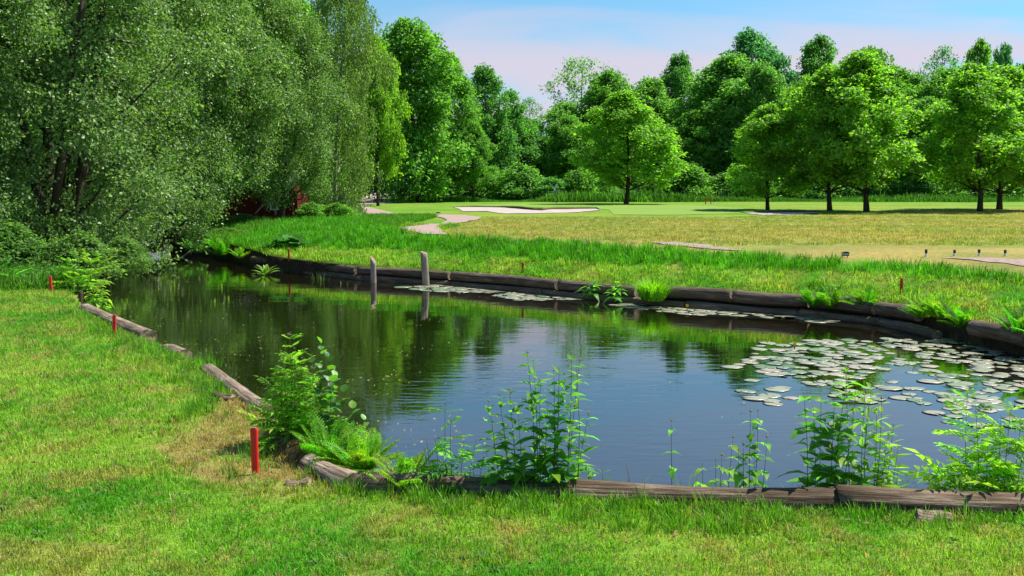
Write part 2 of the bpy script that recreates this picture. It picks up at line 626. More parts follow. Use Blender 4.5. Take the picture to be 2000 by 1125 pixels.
# ------------------------------------------------------------------ ground sheet with the pond cut out
def build_ground():
    pts = []
    Y = 1.2
    rows = 0
    while Y < 420:
        xs = np.linspace(-1.25, 1.25, 120) * Y * 0.95
        xs = xs + (rows % 2) * (xs[1] - xs[0]) * 0.5
        for x in xs:
            pts.append((x, Y))
        Y *= 1.028
        rows += 1
    for x in np.linspace(-700, 700, 30):
        for y in (-80, -30, -10, -3, 500, 700, 1000):
            pts.append((x, y))
    pts = np.array(pts)
    d = dist_poly(POND_D, pts[:, 0], pts[:, 1])
    pts = pts[d > 0.15]
    pts = pts[~inside(POND_D, pts[:, 0], pts[:, 1])]
    allp = np.concatenate([POND_D, pts])
    n = len(POND_D)
    edges = [(i, (i + 1) % n) for i in range(n)]
    vc, ve, fc, *_ = delaunay_2d_cdt([Vector(p) for p in allp], edges, [], 0, 1e-6)
    V = np.array([(v.x, v.y) for v in vc])
    F = np.array([f for f in fc if len(f) == 3])
    cen = V[F].mean(axis=1)
    F = F[~inside(POND_D, cen[:, 0], cen[:, 1])]
    dist = dist_poly(POND_D, V[:, 0], V[:, 1])
    Z = height(V[:, 0], V[:, 1]) + (fbm(V[:, 0], V[:, 1], 0.8) - 0.5) * 0.05 * np.clip(dist / 0.6, 0, 1)
    # bunker lips: the turf rolls up a little behind each bunker
    Z = Z - 0.07 * np.exp(-(dist / 0.18) ** 2)
    V3 = np.column_stack([V, Z])
    # skirt down into the pond
    idx = []
    for q in POND_D:
        idx.append(int(np.argmin((V[:, 0] - q[0]) ** 2 + (V[:, 1] - q[1]) ** 2)))
    low = V3[idx].copy()
    low[:, 2] = WATER_Z - 0.6
    base = len(V3)
    V3 = np.concatenate([V3, low])
    Q = [(idx[i], idx[(i + 1) % n], base + (i + 1) % n, base + i) for i in range(n)]
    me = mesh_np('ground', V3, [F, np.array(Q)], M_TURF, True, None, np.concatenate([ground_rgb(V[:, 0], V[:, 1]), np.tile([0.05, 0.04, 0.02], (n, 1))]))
    me.materials.append(M_SOIL)
    mi = np.zeros(len(me.polygons), dtype=np.int32)
    mi[len(F):] = 1
    me.polygons.foreach_set('material_index', mi)
    # normals up
    import bmesh
    bm = bmesh.new()
    bm.from_mesh(me)
    bmesh.ops.recalc_face_normals(bm, faces=bm.faces)
    up = sum(f.normal.z for f in bm.faces)
    if up < 0:
        bmesh.ops.reverse_faces(bm, faces=bm.faces)
    bm.to_mesh(me)
    bm.free()
    o = mobj('ground', me)
    tag(o, 'green lawn and golf course turf around the pond', kind='structure')
    return o


GROUND = build_ground()


def ground_z(X, Y):
    X, Y = np.atleast_1d(X).astype(float), np.atleast_1d(Y).astype(float)
    return height(X, Y) + (fbm(X, Y, 0.8) - 0.5) * 0.05


def sheet(name, poly, mat, dz, lab, sub=0.8, edge=0.0, tilt=None):
    P = densify(poly, sub)
    if edge:
        P = P + rng.normal(0, edge, P.shape)
    x0, y0 = P.min(axis=0)
    x1, y1 = P.max(axis=0)
    gx, gy = np.meshgrid(np.arange(x0, x1, sub), np.arange(y0, y1, sub))
    g = np.column_stack([gx.ravel(), gy.ravel()])
    if len(g):
        g = g[inside(P, g[:, 0], g[:, 1])]
    if len(g):
        g = g[dist_poly(P, g[:, 0], g[:, 1]) > sub * 0.4]
    n = len(P)
    allp = np.concatenate([P, g]) if len(g) else P
    vc, ve, fc, *_ = delaunay_2d_cdt([Vector(p) for p in allp], [(i, (i + 1) % n) for i in range(n)], [], 0, 1e-6)
    V = np.array([(v.x, v.y) for v in vc])
    F = np.array([f for f in fc if len(f) == 3])
    cen = V[F].mean(axis=1)
    F = F[inside(P, cen[:, 0], cen[:, 1])]
    Z = ground_z(V[:, 0], V[:, 1]) + dz
    a, b, c_ = V[F[:, 0]], V[F[:, 1]], V[F[:, 2]]
    area = (b[:, 0] - a[:, 0]) * (c_[:, 1] - a[:, 1]) - (b[:, 1] - a[:, 1]) * (c_[:, 0] - a[:, 0])
    F[area < 0] = F[area < 0][:, ::-1]
    me = mesh_np(name, np.column_stack([V, Z]), F, mat, True)
    o = mobj(name, me)
    tag(o, lab, kind='structure')
    return o, V, Z


for key, lab in (('bend', 'pale gravel path curving in an S beside the bunker'), ('left', 'gravel path coming out from behind the birch'),
                 ('rear', 'gravel path bending round the big tree'), ('middle', 'thin strip of gravel path in the dry rough'),
                 ('right', 'gravel path beside the black and white posts')):
    sheet('path', gpoly(PATHS[key]), M_PATH, 0.035 if key in ('left', 'rear', 'bend') else 0.014, lab, 0.7 if key in ('left', 'rear', 'bend') else 0.3, 0.03)
BUNK = {}
for key, lab in (('long', 'long shallow bunker of pale sand below the putting green'), ('short', 'small strip of bunker sand before the maples')):
    o, V, Z = sheet('bunker_sand', gpoly(BUNKERS[key]), M_SAND, 0.03, lab, 0.9, 0.05)
    BUNK[key] = gpoly(BUNKERS[key])


# turf lip standing at the back rim of a bunker
def bunker_lip(pts_px, h, lab):
    W = [on_ground(*p) for p in pts_px]
    P = []
    for i in range(len(W) - 1):
        for k in range(8):
            P.append(W[i].lerp(W[i + 1], k / 8))
    P.append(W[-1])
    n = len(P)
    prof = [(-0.10, -0.02), (0.0, 0.55), (0.10, 0.9), (0.5, 1.0), (1.6, 0.75), (3.4, 0.1), (4.0, -0.1)]
    V, Fq = [], []
    for i, p in enumerate(P):
        e = math.sin(math.pi * i / (n - 1)) ** 0.35 if 0 < i < n - 1 else 0.02
        e *= 0.75 + 0.5 * float(vnoise(p.x, p.y, 0.5))
        for (dy_, hz) in prof:
            yy = p.y + dy_
            V.append((p.x, yy, float(gz(yy)) + 0.03 + hz * h * e))
    m_ = len(prof)
    for i in range(n - 1):
        for j in range(m_ - 1):
            a = i * m_ + j
            Fq.append((a, a + m_, a + m_ + 1, a + 1))
    V = np.array(V)
    tint_ = ground_rgb(V[:, 0], V[:, 1]) * 0.9
    for i in range(n):
        tint_[i * m_:i * m_ + 2] = (0.075, 0.062, 0.03)
    me = mesh_np('bunker_lip', V, np.array(Fq), M_TURF, True, None, tint_)
    o = mobj('bunker_lip', me)
    tag(o, lab, kind='structure')


bunker_lip(BUNKERS['long'][:10], 0.17, 'grassy lip along the back of the long bunker')
bunker_lip(BUNKERS['short'][:3], 0.12, 'grassy lip along the back of the small bunker')

# putting green: a slightly finer, paler mown oval
gp = gpoly([(905, 402), (985, 398), (1085, 396.5), (1230, 398), (1380, 402), (1480, 409), (1440, 417), (1300, 421), (1200, 420), (1190, 410), (1150, 406.5), (1060, 407.5), (1000, 404.5)])
m, nt, o = new_mat('mown_green')
g1 = noise(nt, 0.25, 4, 0.6, 'World', (0.6, 1.4, 1))
g2 = noise(nt, 20, 3, 0.6, 'World')
c = ramp(nt, g1, [(0.3, (0.13, 0.24, 0.038)), (0.7, (0.19, 0.26, 0.05))])
c = mixrgb(nt, c, ramp(nt, g2, [(0.3, (0.85, 0.85, 0.85)), (0.7, (1.12, 1.12, 1.12))]), 1.0, 'MULTIPLY')
p = bsdf(nt, c, 0.9, 0.1)
nt.links.new(p.outputs[0], o.inputs[0])
sheet('putting_green', gp, m, 0.016, 'smooth mown putting green around the flagstick', 1.5, 0.0)

# water sheet, a little wider than the hole
V = [(q.x, q.y, WATER_Z) for q in offset_poly([Vector((*p_, 0)) for p_ in POND], 0.35)]
me = bpy.data.meshes.new('pond_water')
me.from_pydata(V, [], [tuple(range(len(V)))])
me.update()
if me.polygons[0].normal.z < 0:
    me.flip_normals()
me.materials.append(M_WATER)
tag(mobj('pond_water', me), 'dark still pond reflecting trees and blue sky', kind='structure')


# ------------------------------------------------------------------ logs and posts
def log_mesh(L, r, mat, bow=0.0, seed=0, taper=0.93, rough=0.05):
    rs = np.random.default_rng(seed)
    n, k = 34, max(10, int(L / 0.10))
    V = []
    ph = rs.uniform(0, 6.28, 6)
    groove = rs.normal(0, 1, n)
    groove2 = rs.normal(0, 1, n)
    for i in range(k + 1):
        t = i / k
        x = (t - 0.5) * L
        rr = r * (1 + (taper - 1) * t)
        if i in (0, k):
            x += 0
        oy = bow * math.sin(math.pi * t) + 0.01 * math.sin(5 * t + ph[0])
        oz = 0.012 * math.sin(4 * t + ph[1])
        mixg = 0.5 + 0.5 * math.sin(3 * t * L + ph[4])
        for j in range(n):
            a = 2 * math.pi * j / n
            g_ = groove[j] * mixg + groove2[j] * (1 - mixg)
            w = 1 + rough * math.sin(2 * a + ph[2] + 2 * t) + rough * 0.6 * math.sin(3 * a + ph[3] - 3 * t * L) + rough * (0.45 * g_ - 0.9 * (g_ > 1.2)) + rs.normal(0, rough * 0.15)
            ex = rs.normal(0, 0.006) if i in (0, k) else 0
            V.append((x + ex, oy + rr * w * math.cos(a), oz + rr * w * math.sin(a)))
    F = []
    for i in range(k):
        for j in range(n):
            a0, a1 = i * n + j, i * n + (j + 1) % n
            F.append((a0, a0 + n, a1 + n, a1))
    caps = [tuple(range(n)), tuple(k * n + j for j in reversed(range(n)))]
    me = bpy.data.meshes.new('timber_log')
    me.from_pydata(V, [], F + caps)
    me.polygons.foreach_set('use_smooth', [True] * len(F) + [False, False])
    me.materials.append(mat)
    me.materials.append(M_END)
    me.polygons[len(F)].material_index = 1
    me.polygons[len(F) + 1].material_index = 1
    me.update()
    return me


_ls = [10]


def place_log(a, b, r, mat, lab, group=None, bow=0.0, rough=0.05, taper=0.93):
    a, b = Vector(a), Vector(b)
    d = b - a
    _ls[0] += 1
    o = mobj('timber_log', log_mesh(d.length, r, mat, bow, _ls[0], taper, rough))
    o.location = (a + b) / 2
    o.rotation_euler = d.to_track_quat('X', 'Z').to_euler()
    tag(o, lab, 'log', group)
    return o


def bank_pt(px, off, z):
    xs = [p[0] for p in far_px]
    for i in range(len(xs) - 1):
        if xs[i] <= px <= xs[i + 1]:
            t = (px - xs[i]) / (xs[i + 1] - xs[i])
            p = far_w[i].lerp(far_w[i + 1], t)
            tt = (far_w[i + 1] - far_w[i]).normalized()
            return Vector((p.x - tt.y * off, p.y + tt.x * off, z))


G_UP, G_LO = 'upper logs of the far bank', 'lower logs of the far bank at the water'
for (a, b, r, lab) in [
    (488, 690, 0.10, 'upper bank log curving away under the bright green slope'),
    (694, 872, 0.10, 'upper bank log behind both mooring posts'),
    (880, 1085, 0.11, 'upper bank log above the far lily pads'),
    (1090, 1240, 0.11, 'upper bank log just before the round grass tuft'),
    (1262, 1425, 0.13, 'upper bank log just after the round grass tuft'),
    (1430, 1575, 0.13, 'upper bank log ending at the first fern'),
    (1580, 1700, 0.13, 'short upper bank log between two ferns'),
    (1704, 1778, 0.13, 'upper bank log at the corner below the red stake'),
    (1884, 1990, 0.13, 'upper bank log beyond the big bank fern'),
    (1995, 2140, 0.13, 'upper bank log at the right edge of the picture'),
]:
    za = -0.15 if r < 0.12 else -0.12
    place_log(bank_pt(a, 0.13, za), bank_pt(b, 0.13, za), min(r, 0.118), M_LOG_FAR, lab, G_UP, 0.0, 0.02, 1.0)
for (a, b, lab) in [
    (500, 705, 'lower bank log under the bright green slope at the waterline'), (710, 880, 'lower bank log behind the mooring posts at the waterline'),
    (885, 1060, 'lower bank log half sunk behind the far lily pads'), (1064, 1186, 'lower bank log where weeds hang down'),
    (1190, 1338, 'lower bank log beneath the round grass tuft'), (1342, 1560, 'long lower bank log behind the middle lily pads'),
    (1565, 1715, 'lower bank log beneath the bank ferns'), (1720, 1830, 'lower bank log turning the corner towards the viewer'),
]:
    place_log(bank_pt(a, 0.03, WATER_Z + 0.035), bank_pt(b, 0.03, WATER_Z + 0.035), 0.085, M_LOG_FAR, lab, G_LO, 0.0, 0.035, 1.0)

G_NEAR = 'edging logs of the near lawn'


def nl(px, py, z):
    return at_z(px, py, z)


place_log(nl(1632, 990, 0.0) + Vector((0, 0, 0.01)), nl(2600, 1027, 0.0) + Vector((0, 0, 0.01)), 0.115, M_LOG, 'thick brown log edging the lawn at the picture\'s right', G_NEAR, 0.0, 0.06)
place_log(nl(1106, 968, 0.0), nl(1645, 988, 0.005), 0.088, M_LOG, 'middle weathered log edging the lawn below the tall herbs', G_NEAR, 0.0, 0.05, 1.18)
place_log(nl(704, 951, -0.015), nl(1098, 966, 0.0), 0.078, M_LOG, 'thin pale log edging the lawn below the ferns', G_NEAR, 0.0, 0.05)
place_log(nl(607, 915, -0.01), nl(694, 958, -0.02), 0.105, M_LOG_PALE, 'short cracked log stump at the corner of the lawn', G_NEAR, 0.0, 0.07)
place_log(nl(520, 808, -0.01), nl(408, 727, -0.01), 0.085, M_LOG_PALE, 'sunlit round log on the bank beside the leafy herbs', G_NEAR, 0.0, 0.04)
place_log(nl(362, 695, -0.02), nl(322, 686, -0.02), 0.085, M_LOG_PALE, 'small log end poking out of the grassy bank', G_NEAR, 0.0, 0.05)
place_log(nl(292, 661, -0.02), nl(168, 606, -0.02), 0.11, M_LOG_PALE, 'grey log on the bank behind the second red stake', G_NEAR, 0.0, 0.04)
# lower half-rotten log below the right one, a splintered stump leaning on it and the little post stub
place_log(nl(1700, 1010, -0.08), nl(2100, 1030, -0.08), 0.085, M_LOG, 'dark rotten log half buried below the thick right log', G_NEAR, 0.0, 0.08)
place_log(nl(1790, 1009, 0.03), nl(1852, 1020, 0.0), 0.045, M_LOG_PALE, 'splintered chunk of wood leaning on the thick log', None, 0.0, 0.16)
place_log(nl(418, 776, 0.03), nl(452, 778, 0.03), 0.04, M_LOG, 'dark sawn stub of wood in the lawn', None, 0.0, 0.03, 1.0)
place_log(nl(560, 946, 0.0), nl(604, 948, 0.0), 0.04, M_LOG_PALE, 'flat pale piece of wood beside the corner log', None, 0.0, 0.12)


def mooring_post(px, top_y, base_y, w_px, lean, cut, lab):
    base = at_z(px, base_y + 3, WATER_Z)
    Y = base.y
    top = at_y(px + lean, top_y, Y)
    r = w_px / 2 / FPX * Y
    n, k = 14, 9
    V = []
    for i in range(k + 1):
        t = i / k
        p = Vector((base.x, base.y, WATER_Z - 0.5)).lerp(top, t)
        for j in range(n):
            a = 2 * math.pi * j / n
            w = 1 + 0.05 * math.sin(3 * a + 4 * t) + random.uniform(-0.025, 0.025)
            z = p.z + (cut * r * math.cos(a + 0.5) if i == k else 0)
            V.append((p.x - base.x + r * w * math.cos(a), r * w * math.sin(a), z))
    F = []
    for i in range(k):
        for j in range(n):
            a0, a1 = i * n + j, i * n + (j + 1) % n
            F.append((a0, a1, a1 + n, a0 + n))
    F.append(tuple(k * n + j for j in range(n)))
    me = bpy.data.meshes.new('mooring_post')
    me.from_pydata(V, [], F)
    me.polygons.foreach_set('use_smooth', [True] * (len(F) - 1) + [False])
    me.materials.append(M_POST)
    me.materials.append(M_END)
    me.polygons[len(F) - 1].material_index = 1
    me.update()
    o = mobj('mooring_post', me)
    o.location = (base.x, base.y, 0)
    tag(o, lab, 'post', 'wooden posts standing in the pond')


def post_mat():
    m, nt, o = new_mat('grey_post_wood')
    g = noise(nt, 9, 8, 0.65, 'Object', (5, 5, 0.4))
    c = ramp(nt, g, [(0.3, (0.10, 0.08, 0.06)), (0.5, (0.27, 0.22, 0.17)), (0.72, (0.42, 0.36, 0.29))])
    p = bsdf(nt, c, 0.9, 0.1, g, 0.02, 0.8)
    nt.links.new(p.outputs[0], o.inputs[0])
    return m


M_POST = post_mat()
mooring_post(834, 493, 554, 14, -6, -0.35, 'taller leaning wooden post with flat top standing in the pond')
mooring_post(729, 507, 549, 11, 0, -1.3, 'shorter dark post with slanted top standing in the pond')


# ------------------------------------------------------------------ golf markers
def stake(px, base_y, top_y, w_px, mat, lab, lean=0, flat=True):
    b = on_ground(px, base_y)
    Y = b.y
    h = (base_y - top_y) / FPX * Y
    w = w_px / FPX * Y
    e = empty('red_stake', b, random.uniform(-0.3, 0.3))
    mb = MB()
    t = Vector((lean / FPX * Y, 0, h))
    d = w * 0.32
    q = w / 2
    ch = w * 0.14

    def ring(c, s=1.0):
        return [(c.x + x * s, c.y + y * s, c.z) for x, y in ((-q + ch, -d), (q - ch, -d), (q, -d + ch), (q, d - ch), (q - ch, d), (-q + ch, d), (-q, d - ch), (-q, -d + ch))]
    n = 8
    mb.add(ring(Vector((0, 0, -0.15))) + ring(t * 0.96) + ring(t, 0.82),
           [(j, (j + 1) % n, n + (j + 1) % n, n + j) for j in range(n)] + [(n + j, n + (j + 1) % n, 2 * n + (j + 1) % n, 2 * n + j) for j in range(n)] + [tuple(2 * n + j for j in range(n))])
    mobj('shaft', mb.mesh('red_stake_shaft', mat), e)
    cp = MB()
    c0 = t + Vector((0, 0, 0.0006))
    rr = ring(c0, 0.7)
    r2 = [(x, y, z + h * 0.006) for x, y, z in ring(c0, 0.55)]
    cp.add(rr + r2, [(j, (j + 1) % n, n + (j + 1) % n, n + j) for j in range(n)] + [tuple(n + j for j in range(n))])
    mobj('bare_wood_top', cp.mesh('bare_wood_top', M_LOG_PALE if mat is M_RED else M_END), e)
    tag(e, lab, 'stake', 'red hazard stakes around the pond')
    return e


stake(500, 928, 832, 14, M_RED, 'largest bright red stake beside the straw on the near lawn', -2)
stake(222, 656, 614, 7, M_RED, 'red stake leaning a little beside the grey bank log', 3)
stake(101, 571, 539, 5.5, M_RED, 'red stake before the tall weeds under the dark trees', -2)
stake(564, 500, 486, 3.6, M_ORANGE, 'tiny orange red stake below the big leaved plant')
stake(1021, 531, 512, 4.2, M_ORANGE, 'small dull red stake on the far bank behind the lily pads')
stake(1760, 574, 543, 5.4, M_ORANGE, 'dark red stake on the far bank by the molehill')
stake(1378, 399, 386, 1.8, M_ORANGE, 'distant thin red stake beside the putting green, first of the pair', 0)
stake(1388.5, 398.5, 386, 1.8, M_ORANGE, 'distant thin red stake next to the tiny black post', 0)


def banded_post(px, base_y, top_y, w_px, lab, split=0.42, name='distance_post', group='black and white posts beside the path'):
    b = on_ground(px, base_y)
    h = (base_y - top_y) / FPX * b.y
    r = w_px / 2 / FPX * b.y
    e = empty(name, b)
    for nm, z0, z1, mt, rr in (('white_band', -0.1, split * h, M_WHITE, r), ('black_band', split * h, h, M_BLACK, r * 1.02)):
        mb = MB()
        mb.tube([(0, 0, z0), (0, 0, z1 - 0.03 * h), (0, 0, z1)], [rr, rr, rr * 0.9], 12)
        mobj(nm, mb.mesh(nm, mt), e)
    tag(e, lab, 'post', group)


for px, yb, yt, lab in ((1808.5, 501, 487, 'first small black topped white post, farthest from the frame edge'), (1864, 499.5, 488, 'second small black topped white post from the sign'),
                        (1912, 499.5, 487, 'third small black topped white post from the sign'), (1963, 500, 488, 'last small black topped white post towards the frame edge')):
    banded_post(px, yb, yt, 4.8, lab, 0.45)
banded_post(1394.5, 399, 386.5, 1.8, 'tiny distant black and white post next to red stakes', 0.35, 'distance_post')

# sign with arched top
b = on_ground(1651, 503)
Ys = b.y
s_ = Ys / FPX
e = empty('cart_sign', b)
mb = MB()
W_, H_ = 15 * s_, 8.6 * s_
z0 = 3.0 * s_
out_pts = [(-W_ / 2, z0), (W_ / 2, z0), (W_ / 2, z0 + H_ * 0.72), (W_ * 0.40, z0 + H_ * 0.92), (W_ * 0.3, z0 + H_), (-W_ * 0.3, z0 + H_), (-W_ * 0.40, z0 + H_ * 0.92), (-W_ / 2, z0 + H_ * 0.72)]
n = len(out_pts)
mb.add([(x, -0.008, z) for x, z in out_pts] + [(x, 0.008, z) for x, z in out_pts],
       [tuple(range(n)), tuple(reversed(range(n, 2 * n)))] + [(j, n + j, n + (j + 1) % n, (j + 1) % n) for j in range(n)])
mobj('panel', mb.mesh('sign_panel', M_BLACK), e)
for sx in (-1, 1):
    mb = MB()
    mb.box(sx * W_ * 0.3 - 0.006, sx * W_ * 0.3 + 0.006, 0.009, 0.02, -0.1, z0 + H_ * 0.5)
    mobj('leg', mb.mesh('sign_leg', M_BLACK), e)
# white rim
mb = MB()
for j in range(n):
    a, b2 = out_pts[j], out_pts[(j + 1) % n]
    mb.tube([(a[0], -0.006, a[1]), (b2[0], -0.006, b2[1])], 0.0018, 5)
mobj('rim', mb.mesh('sign_rim', M_WHITE), e)
fc_ = bpy.data.curves.new('lettering', 'FONT')
fc_.body = '0Carts'
fc_.size = H_ * 0.78
fc_.align_x = 'CENTER'
fc_.align_y = 'CENTER'
fc_.extrude = 0.0015
fc_.offset = 0.0006
fc_.materials.append(M_WHITE)
t0_ = bpy.data.objects.new('lettering_curve', fc_)
COL.objects.link(t0_)
bpy.context.view_layer.update()
lm_ = bpy.data.meshes.new_from_object(t0_.evaluated_get(bpy.context.evaluated_depsgraph_get()))
bpy.data.objects.remove(t0_)
t_ = link(bpy.data.objects.new('lettering', lm_), e)
t_.location = (0, -0.0105, z0 + H_ * 0.44)
t_.rotation_euler = (math.pi / 2, 0, 0)
ws = max(v.co.x for v in lm_.vertices) - min(v.co.x for v in lm_.vertices)
t_.scale = (W_ * 0.88 / ws, 1, 1)
tag(e, 'small black sign with arched top reading 0Carts in white', 'sign')

# flagstick
b = on_ground(1086.5, 399)
Yf = b.y
e = empty('flagstick', b)
hf = 38.5 / FPX * Yf
for i in range(6):
    mb = MB()
    mb.tube([(0, 0, hf * i / 6), (0, 0, hf * (i + 1) / 6)], 0.022, 8)
    mobj('pole_band', mb.mesh('pole_band', M_WHITE if i % 2 else M_BLACK), e)
mb = MB()
fw, fh = 5.5 / FPX * Yf, 13 / FPX * Yf
gridv, gridf = [], []
for i in range(7):
    for j in range(7):
        u, v = i / 6, j / 6
        gridv.append((-u * fw * (0.35 + 0.65 * v) - 0.02, 0.05 * math.sin(u * 5 + v * 2), hf - fh * v - u * 0.12 * fh))
for i in range(6):
    for j in range(6):
        a = i * 7 + j
        gridf.append((a, a + 7, a + 8, a + 1))
mb.add(gridv, gridf)
fl = mobj('flag', mb.mesh('flag_cloth', M_CLOTH, True), e)
sm = fl.modifiers.new('thickness', 'SOLIDIFY')
sm.thickness = 0.01
tag(e, 'black and white banded flagstick with limp white flag on the green', 'flagstick')


# little black hoop markers lying on the turf
def hoop(px, py, w_px, lab):
    b = on_ground(px, py)
    s = b.y / FPX
    e = empty('tee_marker', b)
    w = w_px * s
    mb = MB()
    mb.tube([(-w / 2, 0, 0.25 * w), (-w * 0.2, 0, 0.38 * w), (w * 0.2, 0, 0.36 * w), (w / 2, 0, 0.27 * w)], [w * 0.10, w * 0.13, w * 0.13, w * 0.09], 8)
    mobj('bar', mb.mesh('marker_bar', M_BLACK, True), e)
    for x in (-0.38, -0.1, 0.36):
        mb = MB()
        mb.tube([(x * w, 0, -0.05), (x * w, 0, 0.3 * w)], w * 0.05, 6)
        mobj('leg', mb.mesh('marker_leg', M_BLACK), e)
    tag(e, lab, 'marker', 'black tee markers on the turf')


hoop(888, 443, 10, 'black three legged tee marker in the bend of the path')
hoop(856, 418, 8, 'black tee marker on the grass above the bending path')
hoop(1197, 396, 5, 'tiny black tee marker left of the lone maple')
hoop(975, 391.5, 5, 'tiny black tee marker behind the long bunker')

# bench with dark frame and a bollard at the wood's edge
b = on_ground(916, 388)
s_ = b.y / FPX
e = empty('bench', b, R(4))
bw = 21 * s_
for i in range(3):
    mb = MB()
    mb.box(-bw / 2, bw / 2, -0.25 + 0.17 * i, -0.11 + 0.17 * i, 0.42, 0.46)
    mobj('seat_slat', mb.mesh('seat_slat', M_ROOF), e)
for i in range(2):
    mb = MB()
    mb.box(-bw / 2, bw / 2, 0.27, 0.30, 0.58 + 0.17 * i, 0.70 + 0.17 * i)
    mobj('back_slat', mb.mesh('back_slat', M_ROOF), e)
for sx in (-1, 1):
    mb = MB()
    x = sx * bw * 0.47
    mb.box(x - 0.05, x + 0.05, 0.31, 0.38, -0.05, 0.95)
    mb.box(x - 0.05, x + 0.05, -0.24, -0.16, -0.05, 0.415)
    mb.box(x - 0.05, x + 0.05, -0.155, 0.305, 0.34, 0.415)
    mobj('leg', mb.mesh('bench_leg', M_BLACK), e)
tag(e, 'dark wooden bench at the edge of the wood beyond the green', 'bench')
b = on_ground(879, 388)
s_ = b.y / FPX
e = empty('litter_bin', b)
mb = MB()
mb.tube([(0, 0, -0.05), (0, 0, 9.2 * s_), (0, 0, 10 * s_)], [1.5 * s_, 1.6 * s_, 1.2 * s_], 10)
mobj('body', mb.mesh('bin_body', M_BLACK), e)
mb = MB()
mb.tube([(0, 0, 10.05 * s_), (0, 0, 10.9 * s_)], [1.7 * s_, 1.5 * s_], 10)
mobj('lid', mb.mesh('bin_lid', M_GLASS), e)
tag(e, 'slim dark litter bin standing beside the bench', 'bin')

# ------------------------------------------------------------------ red shed under the trees
e = empty('garden_shed', (x_at(512, 47), 47.0, float(height(x_at(512, 47), 47.0)[0]) - 0.08), R(-8))
SW, SD, SH = 3.6, 2.6, 1.45
mb = MB()
mb.box(-SW / 2, SW / 2, -SD / 2, SD / 2, 0, SH)
wallo = mobj('wall', mb.mesh('shed_wall', M_SHED), e)
pk = MB()
pk.box(-0.095, 0.095, -0.022, 0, 0.02, SH - 0.01)
pm = pk.mesh('plank', M_SHED)
for i in range(19):
    q = mobj('plank', pm, wallo)
    q.location = (-SW / 2 + 0.115 + i * 0.2095, -SD / 2 - 0.001, random.uniform(-0.01, 0.01))
for i in range(12):
    q = mobj('plank', pm, wallo)
    q.location = (SW / 2 + 0.001, -SD / 2 + 0.12 + i * 0.213, 0)
    q.rotation_euler = (0, 0, R(90))
mb = MB()
ov = 0.25
mb.add([(-SW / 2 - ov, -SD / 2 - ov, SH), (SW / 2 + ov, -SD / 2 - ov, SH), (SW / 2 + ov, 0, SH + 0.75), (-SW / 2 - ov, 0, SH + 0.75), (SW / 2 + ov, SD / 2 + ov, SH), (-SW / 2 - ov, SD / 2 + ov, SH),
        (-SW / 2 - ov, -SD / 2 - ov, SH + 0.07), (SW / 2 + ov, -SD / 2 - ov, SH + 0.07), (SW / 2 + ov, 0, SH + 0.83), (-SW / 2 - ov, 0, SH + 0.83), (SW / 2 + ov, SD / 2 + ov, SH + 0.07), (-SW / 2 - ov, SD / 2 + ov, SH + 0.07)],
       [(0, 3, 2, 1), (3, 5, 4, 2), (6, 7, 8, 9), (9, 8, 10, 11), (0, 1, 7, 6), (4, 5, 11, 10), (1, 2, 8, 7), (2, 4, 10, 8), (0, 6, 9, 3), (3, 9, 11, 5)])
mobj('roof', mb.mesh('shed_roof', M_ROOF), e)
for sx in (-1, 1):
    mb = MB()
    gx = sx * (SW / 2 + 0.002)
    mb.add([(gx, -SD / 2, SH), (gx, SD / 2, SH), (gx, 0, SH + 0.7)], [(0, 1, 2) if sx > 0 else (0, 2, 1)])
    mobj('gable', mb.mesh('gable', M_SHED), e)
wd = MB()
wd.box(-0.28, 0.28, -0.03, 0, 0, 0.5)
wo = mobj('window', wd.mesh('window_pane', M_GLASS), e)
wo.location = (1.25, -SD / 2 - 0.026, 0.62)
fr = MB()
for x0, x1, zz0, zz1 in ((-0.34, 0.34, -0.06, 0), (-0.34, 0.34, 0.5, 0.56), (-0.34, -0.28, 0, 0.5), (0.28, 0.34, 0, 0.5), (-0.02, 0.02, 0, 0.5)):
    fr.box(x0, x1, -0.045, -0.001, zz0, zz1)
mobj('frame', fr.mesh('window_frame', M_WHITE), wo)
tag(e, 'small dark red wooden shed half hidden under the trees', 'shed')


# ------------------------------------------------------------------ trees
def unit(a):
    return a / (np.linalg.norm(a, axis=1, keepdims=True) + 1e-9)


def leaf_quads(pos, axis, nrm, length, width, fold=0.12):
    """one kite-shaped leaf per point"""
    axis = unit(axis)
    side = unit(np.cross(nrm, axis))
    n2 = np.cross(axis, side)
    L, W = length[:, None], width[:, None]
    base = pos - axis * L * 0.5
    tip = pos + axis * L * 0.5 - n2 * L * fold
    mid = pos - axis * L * 0.05
    V = np.stack([base, mid + side * W * 0.5 + n2 * W * fold, tip, mid - side * W * 0.5 + n2 * W * fold], axis=1).reshape(-1, 3)
    F = np.arange(len(pos) * 4).reshape(-1, 4)
    return V, F


PROFILES = {
    'maple': ([0, .12, .3, .5, .7, .85, .95, 1], [.62, .92, 1, .9, .66, .42, .2, .05]),
    'maple2': ([0, .1, .25, .45, .65, .8, .92, 1], [.5, .82, 1, .97, .8, .58, .3, .06]),
    'round': ([0, .15, .4, .7, .88, 1], [.6, .88, 1, .95, .7, .2]),
    'tall': ([0, .15, .5, .8, .93, 1], [.8, 1, 1, .88, .6, .2]),
    'dome': ([0, .3, .55, .75, .9, 1], [.28, .5, .85, 1, .8, .2]),
    'bush': ([0, .2, .5, .8, 1], [.85, 1, .92, .65, .1]),
}


